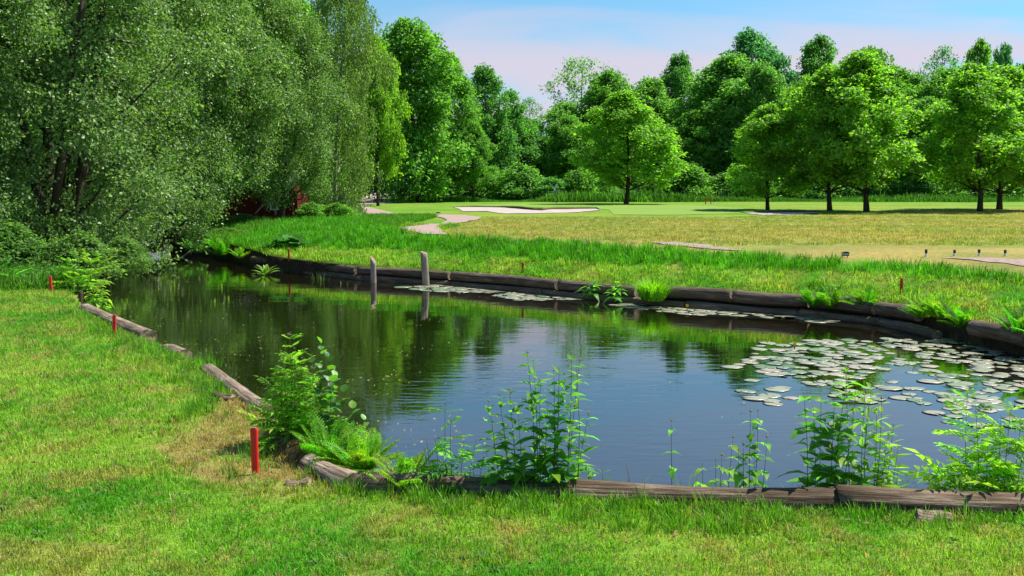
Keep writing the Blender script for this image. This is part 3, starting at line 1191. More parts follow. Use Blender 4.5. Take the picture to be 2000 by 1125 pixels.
def tree_meshes(name, seed, H, cb, Rc, prof, n_bough, n_cl, n_leaf, leaf, cl_r, trunk_r, bark, leafmat=None, droop=0.15, bough_r=0.36, weep=0.0,
                gap=0.0, upper=0.35, trunk_bend=0.03, flat=0.6, stems=1, jit=(0.58, 1.2)):
    """returns (trunk mesh, crown mesh); local origin at the foot of the trunk"""
    rs = np.random.default_rng(seed)
    random.seed(seed)
    leafmat = leafmat or M_LEAF
    px_, pr_ = PROFILES[prof]
    # trunk
    mb = MB()
    ph = rs.uniform(0, 6.28, 4)

    def axis_pt(z):
        return np.array([trunk_bend * H * math.sin(1.7 * z / H * 2 + ph[0]), trunk_bend * H * math.sin(1.3 * z / H * 2 + ph[1]), z]) - np.array(
            [trunk_bend * H * math.sin(ph[0]), trunk_bend * H * math.sin(ph[1]), 0])
    zs = np.linspace(-0.3, H * 0.93, 14)
    for s_i in range(stems):
        off = np.array([rs.uniform(-1, 1), rs.uniform(-1, 1), 0]) * trunk_r * 2.4 * (stems > 1)
        pts = [axis_pt(z) + off * (1 + 2.5 * max(z, 0) / H) for z in zs]
        rad = [trunk_r * (1.35 if z < 0 else 1.0) * max(0.06, (1 - z / H) ** 0.8) * (1.15 if i == 1 else 1) for i, z in enumerate(zs)]
        mb.tube(pts, rad, 9, True, 0.06)
    # boughs
    cen, br = [], []
    ga = math.pi * (3 - math.sqrt(5))
    for i in range(n_bough):
        t = (i + rs.uniform(0.1, 0.9)) / n_bough
        t = t ** 0.92
        th = i * ga + rs.uniform(-0.5, 0.5)
        re = np.interp(t, px_, pr_) * Rc * rs.uniform(*jit)
        rb = Rc * bough_r * rs.uniform(0.7, 1.25) * (0.55 + 0.45 * np.interp(t, px_, pr_))
        fr = (1 - 0.75 * rb / max(re, rb)) * rs.uniform(0.75, 1.0)
        z = cb + t * (H - cb) * 0.97
        a = axis_pt(min(z, H * 0.93))
        c_ = np.array([a[0] + re * fr * math.cos(th), a[1] + re * fr * math.sin(th), z - 0.25 * rb])
        cen.append(c_)
        br.append(rb)
        z0 = max(cb * 0.55, z - re * fr * rs.uniform(0.5, 0.95) - 0.05 * H)
        z0 = min(z0, H * 0.85)
        s0 = axis_pt(z0)
        midp = s0 * 0.45 + c_ * 0.55 + np.array([0, 0, -0.06 * re])
        r0 = trunk_r * max(0.12, (1 - z0 / H)) * 0.42
        mb.tube([s0, s0 * 0.75 + midp * 0.25 + np.array([0, 0, 0.02 * re]), midp, c_], [r0, r0 * 0.75, r0 * 0.5, r0 * 0.22], 5, False)
    cen, br = np.array(cen), np.array(br)
    # leaf clusters on each bough's outer and upper shell
    k = n_bough * n_cl
    bi = np.repeat(np.arange(n_bough), n_cl)
    u = rs.normal(0, 1, (k, 3))
    outv = cen - np.array([axis_pt(min(c[2], H * .93)) for c in cen])
    outv[:, 2] = 0
    outv = unit(outv)
    u = unit(u) + outv[bi] * 0.35 + np.array([0, 0, upper])
    u = unit(u)
    rad = br[bi][:, None] * (rs.random((k, 1)) ** 0.45)
    cl = cen[bi] + u * rad * np.array([1.15, 1.15, 0.8])
    if gap > 0:
        keep = rs.random(k) > gap
        cl, bi, u = cl[keep], bi[keep], u[keep]
        k = len(cl)
    # thin twigs to some clusters
    for j in rs.choice(k, min(k, n_bough * 4), replace=False):
        c0 = cen[bi[j]]
        m_ = (c0 + cl[j]) / 2 + np.array([0, 0, 0.05 * br[bi[j]]])
        mb.tube([c0, m_, cl[j]], [trunk_r * 0.06, trunk_r * 0.04, trunk_r * 0.015], 3, False)
    trunk = mb.mesh(name + '_trunk', bark, True)
    N = k * n_leaf
    ci = np.repeat(np.arange(k), n_leaf)
    g = rs.normal(0, 1, (N, 3)) * np.array([1, 1, flat]) * cl_r
    if weep > 0:
        g[:, 2] = -np.abs(rs.normal(0, 1, N)) * cl_r * weep
        g[:, :2] *= 0.35
    rr = np.hypot(g[:, 0], g[:, 1])
    g[:, 2] -= droop * rr * rr / max(cl_r, 1e-3)
    pos = cl[ci] + g
    # leaf orientation: blades face up and outwards, with scatter
    out3 = unit(pos - np.array([0, 0, cb + 0.35 * (H - cb)]))
    nrm = unit(rs.normal(0, 0.55, (N, 3)) + out3 * 0.45 + np.array([0, 0, 0.65]))
    ax = unit(np.column_stack([g[:, 0], g[:, 1], -0.25 * cl_r * np.ones(N) - (1.5 * cl_r if weep else 0)]) + rs.normal(0, 0.5 * cl_r, (N, 3)))
    Ln = leaf * rs.uniform(0.65, 1.3, N)
    V, F = leaf_quads(pos, ax, nrm, Ln, Ln * rs.uniform(0.55, 0.85, N))
    v = np.clip(rs.random(N) * 0.65 + rs.random(k)[ci] * 0.35, 0, 1)
    crown = mesh_np(name + '_crown', V, F, leafmat, False, v)
    return trunk, crown


TREES = []


def plant_tree(kind, loc, rz, scale, color, label, name='tree', group=None, cat='tree'):
    tr, cr = kind
    e = empty(name, loc, rz, scale)
    mobj('trunk', tr, e)
    c_ = mobj('crown', cr, e)
    c_.color = (*color, 1)
    tag(e, label, cat, group)
    return e


maple_a = tree_meshes('maple_a', 11, 11.0, 2.3, 4.6, 'maple', 58, 18, 28, 0.27, 0.34, 0.18, M_BARK, upper=0.25, bough_r=0.21, flat=0.42, gap=0.12, jit=(0.5, 1.2))
maple_b = tree_meshes('maple_b', 12, 11.0, 2.1, 4.3, 'maple', 52, 18, 28, 0.27, 0.34, 0.17, M_BARK, upper=0.25, bough_r=0.22, flat=0.42, gap=0.12, jit=(0.5, 1.2))
maple_c = tree_meshes('maple_c', 13, 11.0, 2.4, 4.8, 'maple2', 60, 18, 28, 0.27, 0.34, 0.19, M_BARK, upper=0.25, bough_r=0.20, flat=0.42, gap=0.12, jit=(0.5, 1.2))
maple_d = tree_meshes('maple_d', 14, 11.0, 2.2, 4.5, 'maple2', 54, 18, 28, 0.27, 0.34, 0.18, M_BARK, upper=0.25, bough_r=0.22, flat=0.42, gap=0.12, jit=(0.5, 1.22))
maple_e = tree_meshes('maple_e', 15, 11.0, 2.5, 4.4, 'maple', 54, 18, 28, 0.27, 0.34, 0.18, M_BARK, upper=0.25, bough_r=0.22, flat=0.42, gap=0.12, jit=(0.5, 1.22))
lime_a = tree_meshes('lime_a', 21, 18.0, 1.5, 6.2, 'round', 56, 20, 28, 0.40, 0.48, 0.32, M_BARK, bough_r=0.32)
lime_b = tree_meshes('lime_b', 22, 18.0, 1.2, 5.6, 'tall', 60, 20, 28, 0.40, 0.48, 0.30, M_BARK, bough_r=0.32)
oak_a = tree_meshes('oak_a', 23, 18.0, 2.2, 6.4, 'round', 44, 22, 28, 0.40, 0.46, 0.36, M_BARK, bough_r=0.28)
poplar = tree_meshes('poplar', 24, 20.0, 2.0, 4.2, 'tall', 44, 18, 24, 0.40, 0.46, 0.28, M_BARK, bough_r=0.33)
sparse = tree_meshes('sparse_tree', 25, 18.0, 5.0, 4.6, 'dome', 46, 9, 16, 0.32, 0.5, 0.20, M_BARK, bough_r=0.25, gap=0.2)
weeping = tree_meshes('weeping_birch', 26, 18.0, 4.0, 4.0, 'tall', 44, 16, 24, 0.28, 0.42, 0.18, M_BIRCH, weep=3.0, bough_r=0.34)
birch = tree_meshes('birch', 27, 16.0, 1.0, 3.6, 'tall', 60, 28, 32, 0.14, 0.28, 0.15, M_BIRCH, weep=2.6, bough_r=0.36)
alder_a = tree_meshes('alder_a', 31, 12.0, 0.4, 4.6, 'tall', 80, 32, 38, 0.125, 0.25, 0.24, M_BARK, M_GLOSSY, bough_r=0.25, upper=0.2, trunk_bend=0.05, droop=0.12, stems=2, gap=0.16)
alder_b = tree_meshes('alder_b', 32, 12.0, 0.2, 4.2, 'tall', 80, 32, 38, 0.125, 0.25, 0.22, M_BARK, M_GLOSSY, bough_r=0.25, upper=0.2, trunk_bend=0.05, droop=0.12, stems=2, gap=0.16)
alder_c = tree_meshes('alder_c', 33, 12.0, 1.5, 4.2, 'tall', 64, 30, 34, 0.135, 0.27, 0.20, M_BARK, M_GLOSSY, bough_r=0.26, upper=0.2, trunk_bend=0.04, droop=0.12)
bush_a = tree_meshes('bush_a', 41, 2.6, 0.1, 1.9, 'bush', 22, 16, 22, 0.17, 0.20, 0.05, M_BARK, bough_r=0.42)
bush_b = tree_meshes('bush_b', 42, 2.6, 0.05, 1.7, 'bush', 22, 16, 22, 0.17, 0.20, 0.05, M_BARK, bough_r=0.42)
HT = {id(maple_a): (11.0, 4.6), id(maple_b): (11.0, 4.3), id(maple_c): (11.0, 4.8), id(maple_d): (11.0, 4.5), id(maple_e): (11.0, 4.4), id(lime_a): (18., 6.2), id(lime_b): (18., 5.6), id(oak_a): (18., 6.4), id(poplar): (20., 4.2),
      id(sparse): (18., 4.6), id(weeping): (18., 4.0), id(birch): (16., 3.6), id(alder_a): (12., 4.6), id(alder_b): (12., 4.2), id(alder_c): (12., 4.2), id(bush_a): (2.6, 1.9), id(bush_b): (2.6, 1.7)}


def tree_px(kind, px, Y, top_y, half_px, rz, color, label, name, group, cat='tree'):
    """a tree standing at distance Y whose crown spans half_px either side and reaches top_y"""
    H0, R0 = HT[id(kind)]
    z = float(height(x_at(px, Y), Y)[0])
    top = at_y(px, top_y, Y).z
    sz = (top - z) / H0
    sx = half_px / FPX * Y / (R0 * 1.08)
    return plant_tree(kind, (x_at(px, Y), Y, z), rz, (sx, sx, sz), color, label, name, group, cat)


LG = (0.220, 0.430, 0.050)     # fresh maple green
MG = (0.150, 0.345, 0.055)
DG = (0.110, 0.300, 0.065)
BG = (0.085, 0.280, 0.120)
YG = (0.21, 0.39, 0.035)
OG = (0.155, 0.350, 0.075)
GM = 'maples on the golf course'
GB = 'trees of the wood beyond the course'
for (k, px, Y, top, half, rz, c, lab) in [
    (maple_a, 1223, 88, 176, 118, 0.4, LG, 'broad lone maple standing beside the putting green'),
    (maple_b, 1500, 68, 204, 98, 1.9, LG, 'smallest young maple on the right hand lawn'),
    (maple_c, 1621, 66.5, 128, 124, 3.0, LG, 'maple standing just left of the tallest maple'),
    (maple_d, 1693, 64.5, 102, 138, 4.2, LG, 'tallest maple in the middle of the right hand row'),
    (maple_e, 1915, 64.5, 124, 128, 2.3, LG, 'maple with thick trunk near the right edge'),
    (maple_d, 1953, 69, 134, 135, 5.1, LG, 'maple with pale thin trunk beside the thick trunked one'),
    (maple_b, 2150, 66, 120, 120, 0.9, LG, 'maple cut by the right edge of the picture'),
]:
    tree_px(k, px, Y, top, half, rz, c, lab, 'maple_tree', GM)
for (k, px, Y, top, half, rz, c, lab, nm) in [
    (lime_b, 818, 97, 40, 104, 0.3, MG, 'huge full tree with dark foot beside the gravel path', 'lime_tree'),
    (maple_c, 738, 80, 62, 70, 1.1, YG, 'yellow green maple peeping out behind the birch', 'maple_tree'),
    (oak_a, 955, 112, 128, 72, 2.2, DG, 'dark oak with ragged top left of the sky gap', 'oak_tree'),
    (lime_a, 885, 106, 104, 74, 2.9, MG, 'leafy tree rising behind the huge full tree', 'lime_tree'),
    (maple_a, 925, 100, 235, 52, 4.0, MG, 'low rounded tree behind the bench', 'wood_edge_tree'),
    (sparse, 1040, 150, 186, 36, 0.0, BG, 'thin see-through tree in the sky gap', 'sparse_tree'),
    (lime_a, 1005, 118, 215, 78, 3.7, DG, 'low dark tree below the sky gap', 'wood_edge_tree'),
    (oak_a, 1092, 122, 200, 82, 5.2, OG, 'olive low tree right of the sky gap', 'wood_edge_tree'),
    (sparse, 1142, 128, 108, 70, 1.5, MG, 'airy topped tree behind the lone maple', 'sparse_tree'),
    (lime_b, 1190, 122, 140, 74, 0.8, MG, 'tall tree directly behind the lone maple', 'lime_tree'),
    (lime_a, 1275, 118, 152, 80, 2.0, MG, 'rounded tree between the lone maple and the big limes', 'lime_tree'),
    (oak_a, 1330, 125, 106, 58, 3.4, DG, 'dark tree with clear shoulder against the sky', 'oak_tree'),
    (lime_a, 1410, 115, 106, 120, 0.5, OG, 'big rounded lime tree behind the smallest maple', 'lime_tree'),
    (oak_a, 1462, 140, 58, 96, 1.0, BG, 'very tall blue green tree topping the wood', 'oak_tree'),
    (lime_b, 1490, 110, 118, 62, 4.4, OG, 'lime tree with pale crown beside the poplar', 'lime_tree'),
    (poplar, 1574, 130, 66, 52, 2.2, DG, 'upright dark poplar standing above the maples', 'poplar_tree'),
    (weeping, 1684, 140, 84, 62, 0.6, OG, 'weeping birch topping the tallest maple', 'birch_tree'),
    (lime_b, 1755, 115, 128, 84, 5.5, MG, 'lime tree behind the tallest maple', 'lime_tree'),
    (sparse, 1822, 135, 86, 50, 2.6, BG, 'thin see-through tree above the gap in the maples', 'sparse_tree'),
    (poplar, 1902, 115, 70, 36, 3.6, MG, 'narrow bright tree spiking up behind the thick trunked maple', 'poplar_tree'),
    (weeping, 1956, 140, 76, 36, 4.9, BG, 'slim weeping birch near the right edge', 'birch_tree'),
    (lime_a, 1848, 112, 132, 92, 1.8, MG, 'rounded tree filling the gap between the maples', 'lime_tree'),
    (lime_b, 2010, 120, 118, 70, 0.2, MG, 'leafy tree at the very right edge of the wood', 'lime_tree'),
    (lime_a, 1590, 112, 150, 84, 2.5, MG, 'lime tree hidden behind the row of maples', 'lime_tree'),
    (lime_a, 2150, 122, 130, 100, 4.1, MG, 'tree of the wood beyond the right edge', 'lime_tree'),
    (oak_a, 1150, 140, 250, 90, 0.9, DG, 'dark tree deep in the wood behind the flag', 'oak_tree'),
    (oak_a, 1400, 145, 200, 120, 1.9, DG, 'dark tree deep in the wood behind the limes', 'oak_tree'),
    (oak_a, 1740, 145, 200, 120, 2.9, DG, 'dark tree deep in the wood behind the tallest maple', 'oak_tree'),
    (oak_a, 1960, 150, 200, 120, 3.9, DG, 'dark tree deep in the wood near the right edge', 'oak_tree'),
    (lime_a, 700, 120, 120, 110, 1.2, DG, 'dark tree behind the birch and the huge tree', 'lime_tree'),
    (lime_a, 1345, 112, 215, 70, 0.7, MG, 'tree filling the wall right of the lone maple', 'lime_tree'),
    (lime_b, 1790, 106, 190, 60, 1.4, MG, 'tree filling the wall right of the tallest maple', 'lime_tree'),
    (lime_a, 1120, 114, 225, 60, 3.1, MG, 'tree filling the wall left of the lone maple', 'lime_tree'),
    (oak_a, 860, 128, 230, 80, 5.9, DG, 'dark tree behind the bench and bin', 'oak_tree'),
]:
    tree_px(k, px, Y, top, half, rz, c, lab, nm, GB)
GL = 'big trees along the pond at the left'
AD = (0.145, 0.265, 0.075)
AD2 = (0.155, 0.285, 0.075)
for (k, px, Y, top, half, rz, c, lab, nm) in [
    (birch, 655, 50, -90, 100, 0.4, (0.190, 0.300, 0.095), 'tall birch with hanging grey green foliage over the path', 'birch_tree'),
    (alder_c, 548, 43.5, -20, 125, 2.2, AD2, 'alder with grey trunk in front of the red shed', 'alder_tree'),
    (alder_c, 385, 39.5, -160, 170, 3.1, AD2, 'alder leaning over the narrow end of the pond', 'alder_tree'),
    (alder_b, 290, 33, -220, 195, 4.4, AD, 'glossy alder whose branches dip to the water', 'alder_tree'),
    (alder_a, 110, 27, -330, 270, 0.8, AD, 'big dark alder with forked limbs at the left', 'alder_tree'),
    (alder_b, -80, 24, -330, 240, 5.3, AD, 'dark alder cut by the left edge of the picture', 'alder_tree'),
    (alder_a, 220, 46, -220, 190, 1.6, AD2, 'alder further back behind the glossy alder', 'alder_tree'),
    (lime_b, 470, 64, -60, 130, 1.0, MG, 'taller tree behind the red shed', 'lime_tree'),
    (lime_a, 340, 66, -120, 160, 2.1, MG, 'tall tree behind the pond end', 'lime_tree'),
    (lime_b, 140, 60, -160, 200, 3.3, DG, 'tall tree behind the big dark alder', 'lime_tree'),
    (lime_a, 600, 75, 0, 100, 4.0, MG, 'tree filling the space between shed and birch', 'lime_tree'),
]:
    tree_px(k, px, Y, top, half, rz, c, lab, nm, GL)

# shrubs along the wood's edge and under the left trees
GBU = "shrubs at the wood's edge"
shr = [(880, 104, 352, 44), (960, 106, 345, 46), (1020, 104, 350, 52), (1075, 103, 356, 50), (1130, 104, 352, 50), (1180, 106, 345, 46), (1290, 106, 348, 52), (1350, 105, 352, 52), (1415, 106, 348, 52),
       (1470, 105, 354, 50), (1545, 106, 350, 52), (1600, 105, 356, 48), (1665, 106, 350, 50), (1735, 106, 352, 50), (1800, 105, 358, 50), (1850, 106, 350, 48), (1905, 105, 356, 50), (1975, 106, 350, 52)]
near_names = ['behind the litter bin', 'behind the bench', 'where the long grass begins', 'behind the flagstick', 'right of the flagstick', 'left of the lone maple trunk', 'right of the lone maple', 'before the dark shouldered tree',
              'behind the distant red stakes', 'left of the smallest maple trunk', 'right of the smallest maple trunk', 'left of the second maple trunk', 'between the two middle maple trunks', 'right of the tallest maple trunk',
              'in the lighter gap of the wood', 'in the shade before the thick trunk', 'behind the thick maple trunk', 'at the right edge below the pale trunk']
for i, ((px, Y, top, half), nmn) in enumerate(zip(shr, near_names)):
    tree_px(bush_a if i % 2 else bush_b, px, Y, top - (i * 37 % 5) * 7, half * (0.8 + 0.12 * (i * 29 % 5)), i * 1.3, [DG, MG, OG][i % 3], 'low shrub ' + nmn, 'shrub', GBU, 'shrub')
GBL = 'shrubs under the left trees'
for i, (px, Y, top, half, c, nmn) in enumerate([
        (15, 22.5, 440, 90, (0.12, 0.25, 0.06), 'at the left edge behind the weeds'), (150, 22.5, 455, 75, AD, 'behind the third red stake'), (235, 24.5, 465, 55, AD2, 'dipping over the water at the left bank'),
        (265, 39, 440, 60, DG, 'on the dark far side of the channel'), (318, 41, 462, 40, DG, 'hanging low over the dark channel mouth'), (330, 46, 425, 70, DG, 'closing the end of the channel'), (395, 38, 440, 40, AD, 'between the leaning trunks'),
        (440, 37, 445, 34, AD2, 'left of the red shed'), (470, 41.5, 418, 40, AD2, 'before the red shed'), (603, 45.5, 396, 34, MG, 'right of the red shed'), (540, 43.0, 425, 26, MG, 'low before the shed window'), (660, 48, 398, 44, MG, 'at the foot of the birch'),
        (688, 54, 392, 22, OG, 'beside the gravel path under the birch'), (90, 32, 400, 110, DG, 'in the shade of the big dark alder'), (200, 36, 400, 90, DG, 'in the shade behind the glossy alder')]):
    tree_px(bush_b if i % 2 else bush_a, px, Y, top, half, i * 2.1, c, 'leafy shrub ' + nmn, 'shrub', GBL, 'shrub')

# utility pole far behind the wood
b = Vector((x_at(1007, 140), 140, float(gz(140))))
e = empty('utility_pole', b)
top = at_y(1007, 205, 140).z - b.z
mb = MB(); mb.tube([(0, 0, -0.3), (0, 0, top)], [0.16, 0.11], 8)
mobj('pole', mb.mesh('utility_pole', M_BARK), e)
mb = MB(); mb.box(-0.7, 0.7, -0.19, -0.115, top - 0.6, top - 0.48)
mobj('crossarm', mb.mesh('crossarm', M_BARK), e)
tag(e, 'wooden utility pole rising in the sky gap', 'pole')


# bare limbs that show through the left trees, and fallen wood at the channel
def limb(pts, r0, r1, mat, lab, name, cat):
    mb = MB()
    n = len(pts)
    sm = []
    for i in range(n - 1):
        for k in range(4):
            sm.append(Vector(pts[i]).lerp(Vector(pts[i + 1]), k / 4))
    sm.append(Vector(pts[-1]))
    mb.tube(sm, [r0 + (r1 - r0) * i / (len(sm) - 1) for i in range(len(sm))], 7, True, 0.08)
    o = mobj(name, mb.mesh(name, mat, True))
    tag(o, lab, cat)
    return o


for o_ in list(COL.objects):
    if o_.get('label', '').startswith('big dark alder'):
        for pts, r0, r1 in (([(98, 470), (62, 330), (45, 235), (22, 110), (10, 20)], 0.13, 0.06), ([(105, 420), (128, 250), (140, 120), (158, 40), (165, -30)], 0.12, 0.06),
                            ([(150, 108), (172, 88), (200, 76), (240, 80), (272, 88)], 0.055, 0.02), ([(150, 122), (178, 108), (205, 102), (238, 99)], 0.045, 0.018)):
            mb = MB()
            W = [at_y(x, y, 25.3 + 0.1 * i) for i, (x, y) in enumerate(pts)]
            mb.tube(W, [r0 + (r1 - r0) * i / (len(W) - 1) for i in range(len(W))], 8, True, 0.05)
            lo_ = mobj('limb', mb.mesh('limb', M_BARK, True))
            lo_.parent = o_
            bpy.context.view_layer.update()
            lo_.matrix_parent_inverse = o_.matrix_world.inverted()
limb([at_y(352, 505, 34.5), at_y(385, 480, 36), at_y(420, 470, 37)], 0.03, 0.02, M_TWIG, 'fallen bare branch dipping into the channel', 'fallen_branch', 'branch')
limb([at_y(362, 458, 38), at_y(395, 455, 38), at_y(424, 454, 38.2)], 0.05, 0.045, M_WHITE, 'pale grey pole lying across the bank by the leaning trunks', 'fallen_pole', 'pole')
for i, (pp, lab) in enumerate([([(520, 412), (528, 392), (538, 378), (527, 372)], 'bare grey twig before the shed, curling at its top'), ([(538, 420), (540, 396), (530, 384), (520, 380)], 'bare grey twig arching before the shed door side'),
                               ([(498, 418), (512, 402), (530, 392), (541, 380)], 'bare grey twig slanting across the shed wall')]):
    limb([at_y(x, y, 42.5) for x, y in pp], 0.03, 0.012, M_TWIG, lab, 'bare_twig', 'twig')

# ------------------------------------------------------------------ herbs, ferns, saplings
def leaf_shape(name, outline, L, W, mat, fold=0.18, curl=0.25, nseg=7, v=0.5, wave=0.0):
    """a folded, curling leaf along +X; outline = half width at stations 0..1"""
    V, F = [], []
    xs = np.linspace(0, 1, nseg)
    hw = np.interp(xs, np.linspace(0, 1, len(outline)), outline) * W / 2
    for i, t in enumerate(xs):
        z = -curl * L * t * t
        x = t * L * (1 - 0.15 * curl * t)
        wv = wave * W * (1 if i % 2 else -1)
        V += [(x, hw[i], z + fold * hw[i] + wv), (x, 0, z), (x, -hw[i], z + fold * hw[i] - wv)]
    for i in range(nseg - 1):
        a = i * 3
        F += [(a, a + 1, a + 4, a + 3), (a + 1, a + 2, a + 5, a + 4)]
    return mesh_np(name, np.array(V), np.array(F), mat, True, np.full(len(F), v))


LANCE = [leaf_shape('lance_leaf', [.05, .7, 1, .85, .5, .05], 0.095, 0.026, M_LEAF, 0.25, c_, 7, v_) for c_, v_ in ((0.2, 0.35), (0.45, 0.6), (0.3, 0.9))]
NETTLE = [leaf_shape('nettle_leaf', [.15, .85, 1, .8, .5, .28, .03], 0.075, 0.046, M_LEAF, 0.2, c_, 8, v_, 0.02) for c_, v_ in ((0.5, 0.35), (0.8, 0.55), (0.6, 0.85))]
ROUND = [leaf_shape('alder_leaf', [.1, .75, 1, 1, .9, .55, .08], 0.075, 0.062, M_GLOSSY, 0.2, c_, 7, v_, 0.01) for c_, v_ in ((0.15, 0.3), (0.35, 0.6), (0.1, 0.95))]


def pinnate(name, L, n, lw, v, mat=None):
    """compound leaf: n leaflet pairs and a terminal leaflet on a curved rib along +X"""
    P, A, Nn, Ls, Ws = [], [], [], [], []
    for i in range(n + 1):
        t = (i + 0.6) / (n + 0.6)
        p = np.array([t * L, 0, -0.22 * L * t * t])
        if i == n:
            P.append(p + np.array([lw * 0.5, 0, -0.02 * L])); A.append((1, 0, -0.4)); Nn.append((0.3, 0, 1)); Ls.append(lw * 1.1); Ws.append(lw * 0.36)
        else:
            s = lw * (0.7 + 0.5 * math.sin(math.pi * t))
            for sd in (-1, 1):
                d = np.array([0.55, sd * 0.85, -0.15])
                P.append(p + d / np.linalg.norm(d) * s * 0.55); A.append(d); Nn.append((0, -sd * 0.15, 1)); Ls.append(s); Ws.append(s * 0.34)
    V, F = leaf_quads(np.array(P), np.array(A), np.array(Nn, float), np.array(Ls), np.array(Ws), 0.15)
    rib = MB()
    rib.tube([(t * L, 0, -0.22 * L * t * t - 0.001) for t in (0, .33, .66, 1)], [0.0016, 0.0013, 0.001, 0.0006], 3)
    k = len(V)
    F2 = np.array([f for f in rib.f if len(f) == 4]) + k
    V = np.concatenate([V, np.array(rib.v)])
    return mesh_np(name, V, [F, F2], mat or M_LEAF, False, np.concatenate([np.clip(v + rng.normal(0, 0.15, len(F)), 0, 1), np.full(len(F2), 0.5)]))


PINN = [pinnate('pinnate_leaf', 0.16, 5, 0.062, v_) for v_ in (0.3, 0.55, 0.9)]


def flower_head(name, r, col_mat):
    mb = MB()
    rs = random.Random(3)
    for i in range(26):
        p = Vector((rs.gauss(0, r * .5), rs.gauss(0, r * .5), abs(rs.gauss(0, r * .45))))
        mb.tube([p, p + Vector((rs.gauss(0, .3), rs.gauss(0, .3), 1)).normalized() * r * 0.3], [r * 0.10, r * 0.13], 5)
    return mb.mesh(name, col_mat)


M_BUD = simple_mat('flower_bud', (0.16, 0.18, 0.07), (0.34, 0.32, 0.18), 60, 0.7)
M_DRYHEAD = simple_mat('dry_flower_head', (0.10, 0.06, 0.04), (0.22, 0.14, 0.09), 60, 0.8)
BUDS = flower_head('bud_cluster', 0.022, M_BUD)
DRYH = flower_head('dry_head', 0.014, M_DRYHEAD)
M_STEM2 = simple_mat('reddish_stem', (0.05, 0.025, 0.012), (0.13, 0.09, 0.03), 30, 0.6)


def herb(px, base_py, Y, stems, leafset, color, lab, name='tall_herb', cat='plant', group='plants on the pond edge', z0=None, leaf_gap=0.055, leaf_s=1.0,
         up=0.5, bare=0.12, head=None, taper=0.55, pair=True, stem_mat=None, leaf_name='leaf', lean=0.10, bushy=0):
    """stems: (px, top_py) list; each stem is a part, each leaf a sub-part"""
    b = at_y(px, base_py, Y)
    if z0 is not None:
        b.z = z0
    e = empty(name, b)
    for (sx, ty) in stems:
        yy = Y + random.uniform(-0.07, 0.10) * (Y / 5.7)
        top = at_y(sx, ty, yy) - b
        foot = Vector((top.x * random.uniform(0.55, 0.8) + random.uniform(-0.02, 0.02), top.y * 0.7, -0.03))
        n = 7
        bow = Vector((random.uniform(-1, 1), random.uniform(-1, 1), 0)) * lean * 0.25 * top.z
        pts = [foot.lerp(top, i / n) + bow * math.sin(math.pi * i / n) for i in range(n + 1)]
        mb = MB()
        r = 0.0026 * (Y / 5.7) ** 0.5 * (0.8 + 0.4 * top.z)
        mb.tube(pts, [r * (1 - 0.65 * i / n) for i in range(n + 1)], 5)
        st = mobj('stem', mb.mesh('stem', stem_mat or M_STEM2, True), e)
        Ls = (top - foot).length
        k = max(3, int(Ls * (1 - bare) / leaf_gap))
        az = random.uniform(0, 6.28)
        for i in range(k):
            t = bare + (1 - bare) * (i + random.uniform(0.2, 0.6)) / k
            f = t * n
            j = min(int(f), n - 1)
            p = pts[j].lerp(pts[j + 1], f - j)
            az += math.pi / 2 + random.uniform(-0.35, 0.35)
            for q in range(2 if pair else 1):
                a = az + math.pi * q + random.uniform(-0.25, 0.25)
                s = 1.55 * leaf_s * (1 - taper * t ** 1.5) * random.uniform(0.75, 1.3)
                lo = mobj(leaf_name, random.choice(leafset), st)
                elev = up * (0.35 + 0.9 * t) + random.uniform(-0.25, 0.25)
                lo.matrix_basis = Matrix.Translation(p) @ Euler((random.uniform(-0.4, 0.4), -elev, a)).to_matrix().to_4x4() @ Matrix.Scale(s, 4)
                lo.color = (*[c_ * random.uniform(0.8, 1.2) for c_ in color], 1)
        if head is not None:
            h = mobj('flower_head', head, st)
            h['kind'] = 'stuff'
            h.location = pts[-1]
            hs = random.uniform(0.35, 0.75)
            h.scale = (hs, hs, hs)
    # low mass of leaves round the foot
    for i in range(bushy):
        a = random.uniform(0, 6.28)
        rr = random.uniform(0.0, 0.16)
        lo = mobj(leaf_name, random.choice(leafset), e)
        p = Vector((math.cos(a) * rr * 1.3, math.sin(a) * rr * 0.7, random.uniform(0.0, 0.24)))
        s = 1.5 * leaf_s * random.uniform(0.8, 1.3)
        lo.matrix_basis = Matrix.Translation(p) @ Euler((random.uniform(-0.4, 0.4), -random.uniform(-0.2, 0.9), a + random.uniform(-0.6, 0.6))).to_matrix().to_4x4() @ Matrix.Scale(s, 4)
        lo.color = (*[c_ * random.uniform(0.75, 1.15) for c_ in color], 1)
    tag(e, lab, cat, group)
    return e


random.seed(21)
HG = (0.135, 0.370, 0.032)
HY = (0.215, 0.420, 0.040)
HD = (0.095, 0.290, 0.036)
ZB = -0.12
herb(1055, 965, 5.72, [(955, 785), (975, 770), (995, 762), (1030, 690), (1042, 705), (1056, 745), (1082, 725), (1092, 720), (1100, 745), (1116, 690), (1132, 705), (1150, 808), (1012, 800), (1070, 790)],
     LANCE + NETTLE, HG, 'tallest clump of leafy herbs standing before the blue water', z0=ZB, leaf_gap=0.050, head=BUDS, leaf_s=1.05, bushy=46)
herb(1600, 975, 5.62, [(1570, 765), (1588, 790), (1604, 772), (1630, 775), (1655, 740), (1672, 760)], NETTLE, HG, 'tall broad leaved herbs left of the grassy clump',
     z0=ZB, leaf_gap=0.075, leaf_s=1.45, head=None, bushy=16, taper=0.5)
herb(1690, 975, 5.66, [(1652, 720), (1690, 765), (1703, 750), (1712, 800), (1722, 780), (1735, 850), (1755, 870), (1745, 830)], LANCE, HY, 'yellow green narrow leaved herbs in front of the lily pads',
     z0=ZB, leaf_gap=0.042, leaf_s=1.0, head=BUDS, bushy=40)
